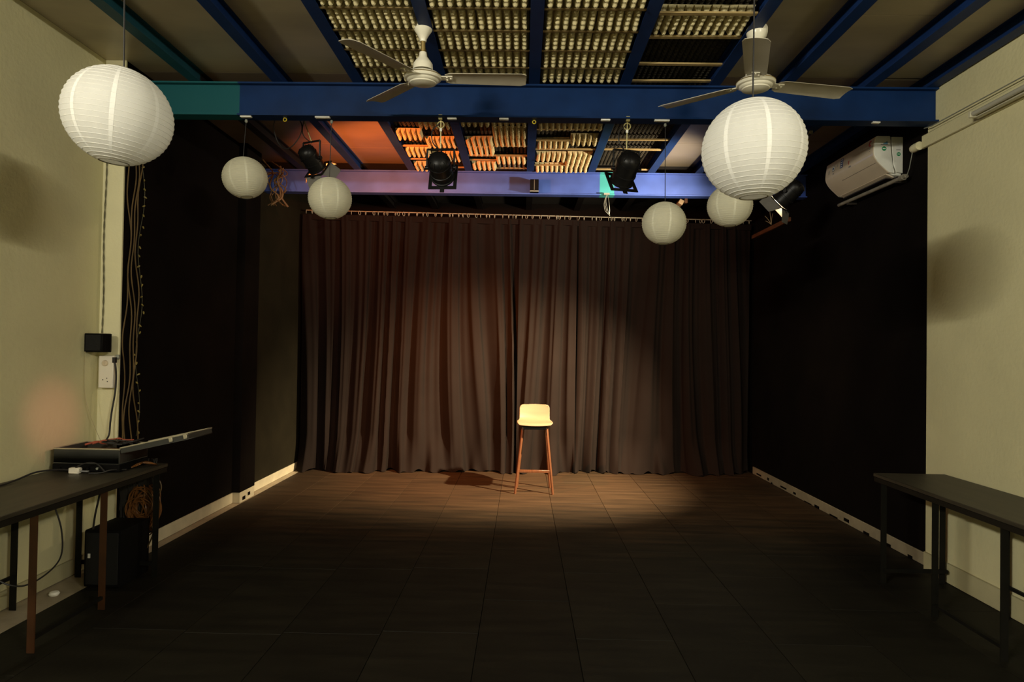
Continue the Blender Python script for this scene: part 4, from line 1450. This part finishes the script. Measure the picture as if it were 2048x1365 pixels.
fl_ = thing('fairy_lights', 'unlit fairy light string with yellow bulbs down the left black wall', 'string lights', (XLB, 4.19, 0.8))
pts = [(0.006, 0.03 * math.sin(k * 0.4), 2.3 * k / 50) for k in range(51)]
MB().tube(pts, 0.002, 5).obj('wire', M['olive_cord'], fl_)
bulb = MB().lathe([(0, 0.012), (0.004, 0.010), (0.006, 0.004), (0.005, -0.004), (0.003, -0.010), (0, -0.010)], 8).mesh('bulb')
bulb.materials.append(M['bulb'])
for k in range(34):
    z = 0.03 + 2.25 * k / 34 + rr.uniform(-.015, .015)
    link('bulb', bulb, fl_, (0.011, 0.03 * math.sin(z / 2.3 * 50 * 0.4) + rr.uniform(-.02, .02), z), (rr.uniform(-1, 1), rr.uniform(-1, 1), 0))

# ------------------------------------------------------------------ small things up in the dark
jb = thing('junction_box', 'small dark box mounted in the middle of the rear beam', 'box', (0.088, 6.185, 3.035))
MB().b2((-0.042, -0.11, -0.060), (0.042, 0.0, 0.060)).obj('box', M['black_plastic'], jb, bevel=0.003)
MB().b2((-0.003, -0.113, -0.045), (0.001, -0.110, 0.055)).obj('seam_line', M['galv'], jb)
MB().b2((-0.042, -0.114, -0.060), (0.042, -0.110, -0.055)).obj('lip', M['clip_white'], jb)
b = MB()
for k in range(3):
    b.tube(spline([(0.80, 6.14, 2.965), (0.775 + .01 * k, 6.13, 2.88), (0.79 + .02 * k, 6.13, 2.80 - .02 * k), (0.83, 6.13, 2.79), (0.825, 6.13, 2.88), (0.81, 6.14, 2.965)], 6), 0.0016, 5)
b.box((0.80, 6.135, 2.972), (0.055, 0.02, 0.018))
tag(b.obj('dangling_wire', M['galv']), 'thin wire loop dangling under the teal patch of the rear beam', 'wire')
b = MB()
rr = random.Random(31)
for k in range(9):
    x0 = -2.38 + rr.uniform(-.05, .06)
    pts = [(x0 + rr.uniform(-.12, .02), 5.95, 3.22 - 0.02 * k)] + [(x0 + rr.uniform(-.06, .06), 5.97 + rr.uniform(-.05, .05), 3.10 - 0.08 * q_) for q_ in range(5)]
    b.tube(spline(pts, 5), rr.uniform(0.004, 0.009), 6)
tag(b.obj('cable_tangle', M['brown_cord']), 'tangle of dark cables hanging at the left end of the rear beam', 'cable')
b = MB().b2((-0.03, 0, -0.022), (0, 1.05, 0.022)).obj('wooden_rail', M['brown_wood'], None, (XRB, 6.52, 2.83), bevel=0.003)
tag(b, 'brown wooden rail fixed high on the right black wall near the curtain', 'rail')
b = MB()
for k, (dy, dz) in enumerate(((-0.10, 0.10), (-0.02, 0.14), (0.10, 0.06), (0.12, 0.12))):
    b.tube(spline([(XRB - 0.035, 6.95, 2.86), (XRB - 0.05, 6.95 + dy * .5, 2.86 + dz * .6), (XRB - 0.06, 6.95 + dy, 2.86 + dz)], 5), 0.003, 5)
tag(b.obj('wire_ends', M['tan_cord']), 'pale loose wire ends sticking up from the brown wooden rail', 'wire')
b = MB().box((0, 0, 0), (0.05, 0.12, 0.05), Matrix.Rotation(0.5, 4, 'Y')).obj('wood_cleat', M['raw_wood'], None, (1.62, 6.55, 2.99), bevel=0.003)
MB().b2((0.045, -0.02, 0.0), (0.075, 0.02, 0.199)).obj('strut', M['brown_wood'], b)
tag(b, 'short pale wooden cleat hung behind the lowest small lantern', 'cleat')
# bits of tinsel / staples on the right rafters
for (x, y, z, lb) in ((2.10, 4.95, 3.188, 'tiny brass hook on the dark rafter left of the air conditioner top'), (2.02, 5.25, 3.188, 'tiny brass hook on the dark rafter, farther one above the lit spotlight')):
    o_ = MB().torus(0.010, 0.003, 12, 5, Matrix.Rotation(PI / 2, 4, 'X')).obj('ceiling_hook', M['hook'], None, (2.25 if y < 5 else 2.25, y, z - 0.01))
    tag(o_, lb, 'hook', 'brass hooks on the rafter')

for (x, lb) in ((-1.63, 'small yellow hook under the front beam above the left lit spotlight'), (0.052, 'small yellow hook under the front beam at its middle')):
    o_ = MB().torus(0.011, 0.0035, 12, 5, Matrix.Translation((0, 0, -0.012)) @ Matrix.Rotation(PI / 2, 4, 'X'))
    o_.b2((-0.006, -0.006, -0.004), (0.006, 0.006, 0.0))
    tag(o_.obj('beam_ring', M['yellow_hook'], None, (x, 4.17, 2.966)), lb, 'hook', 'yellow hooks under the front beam')
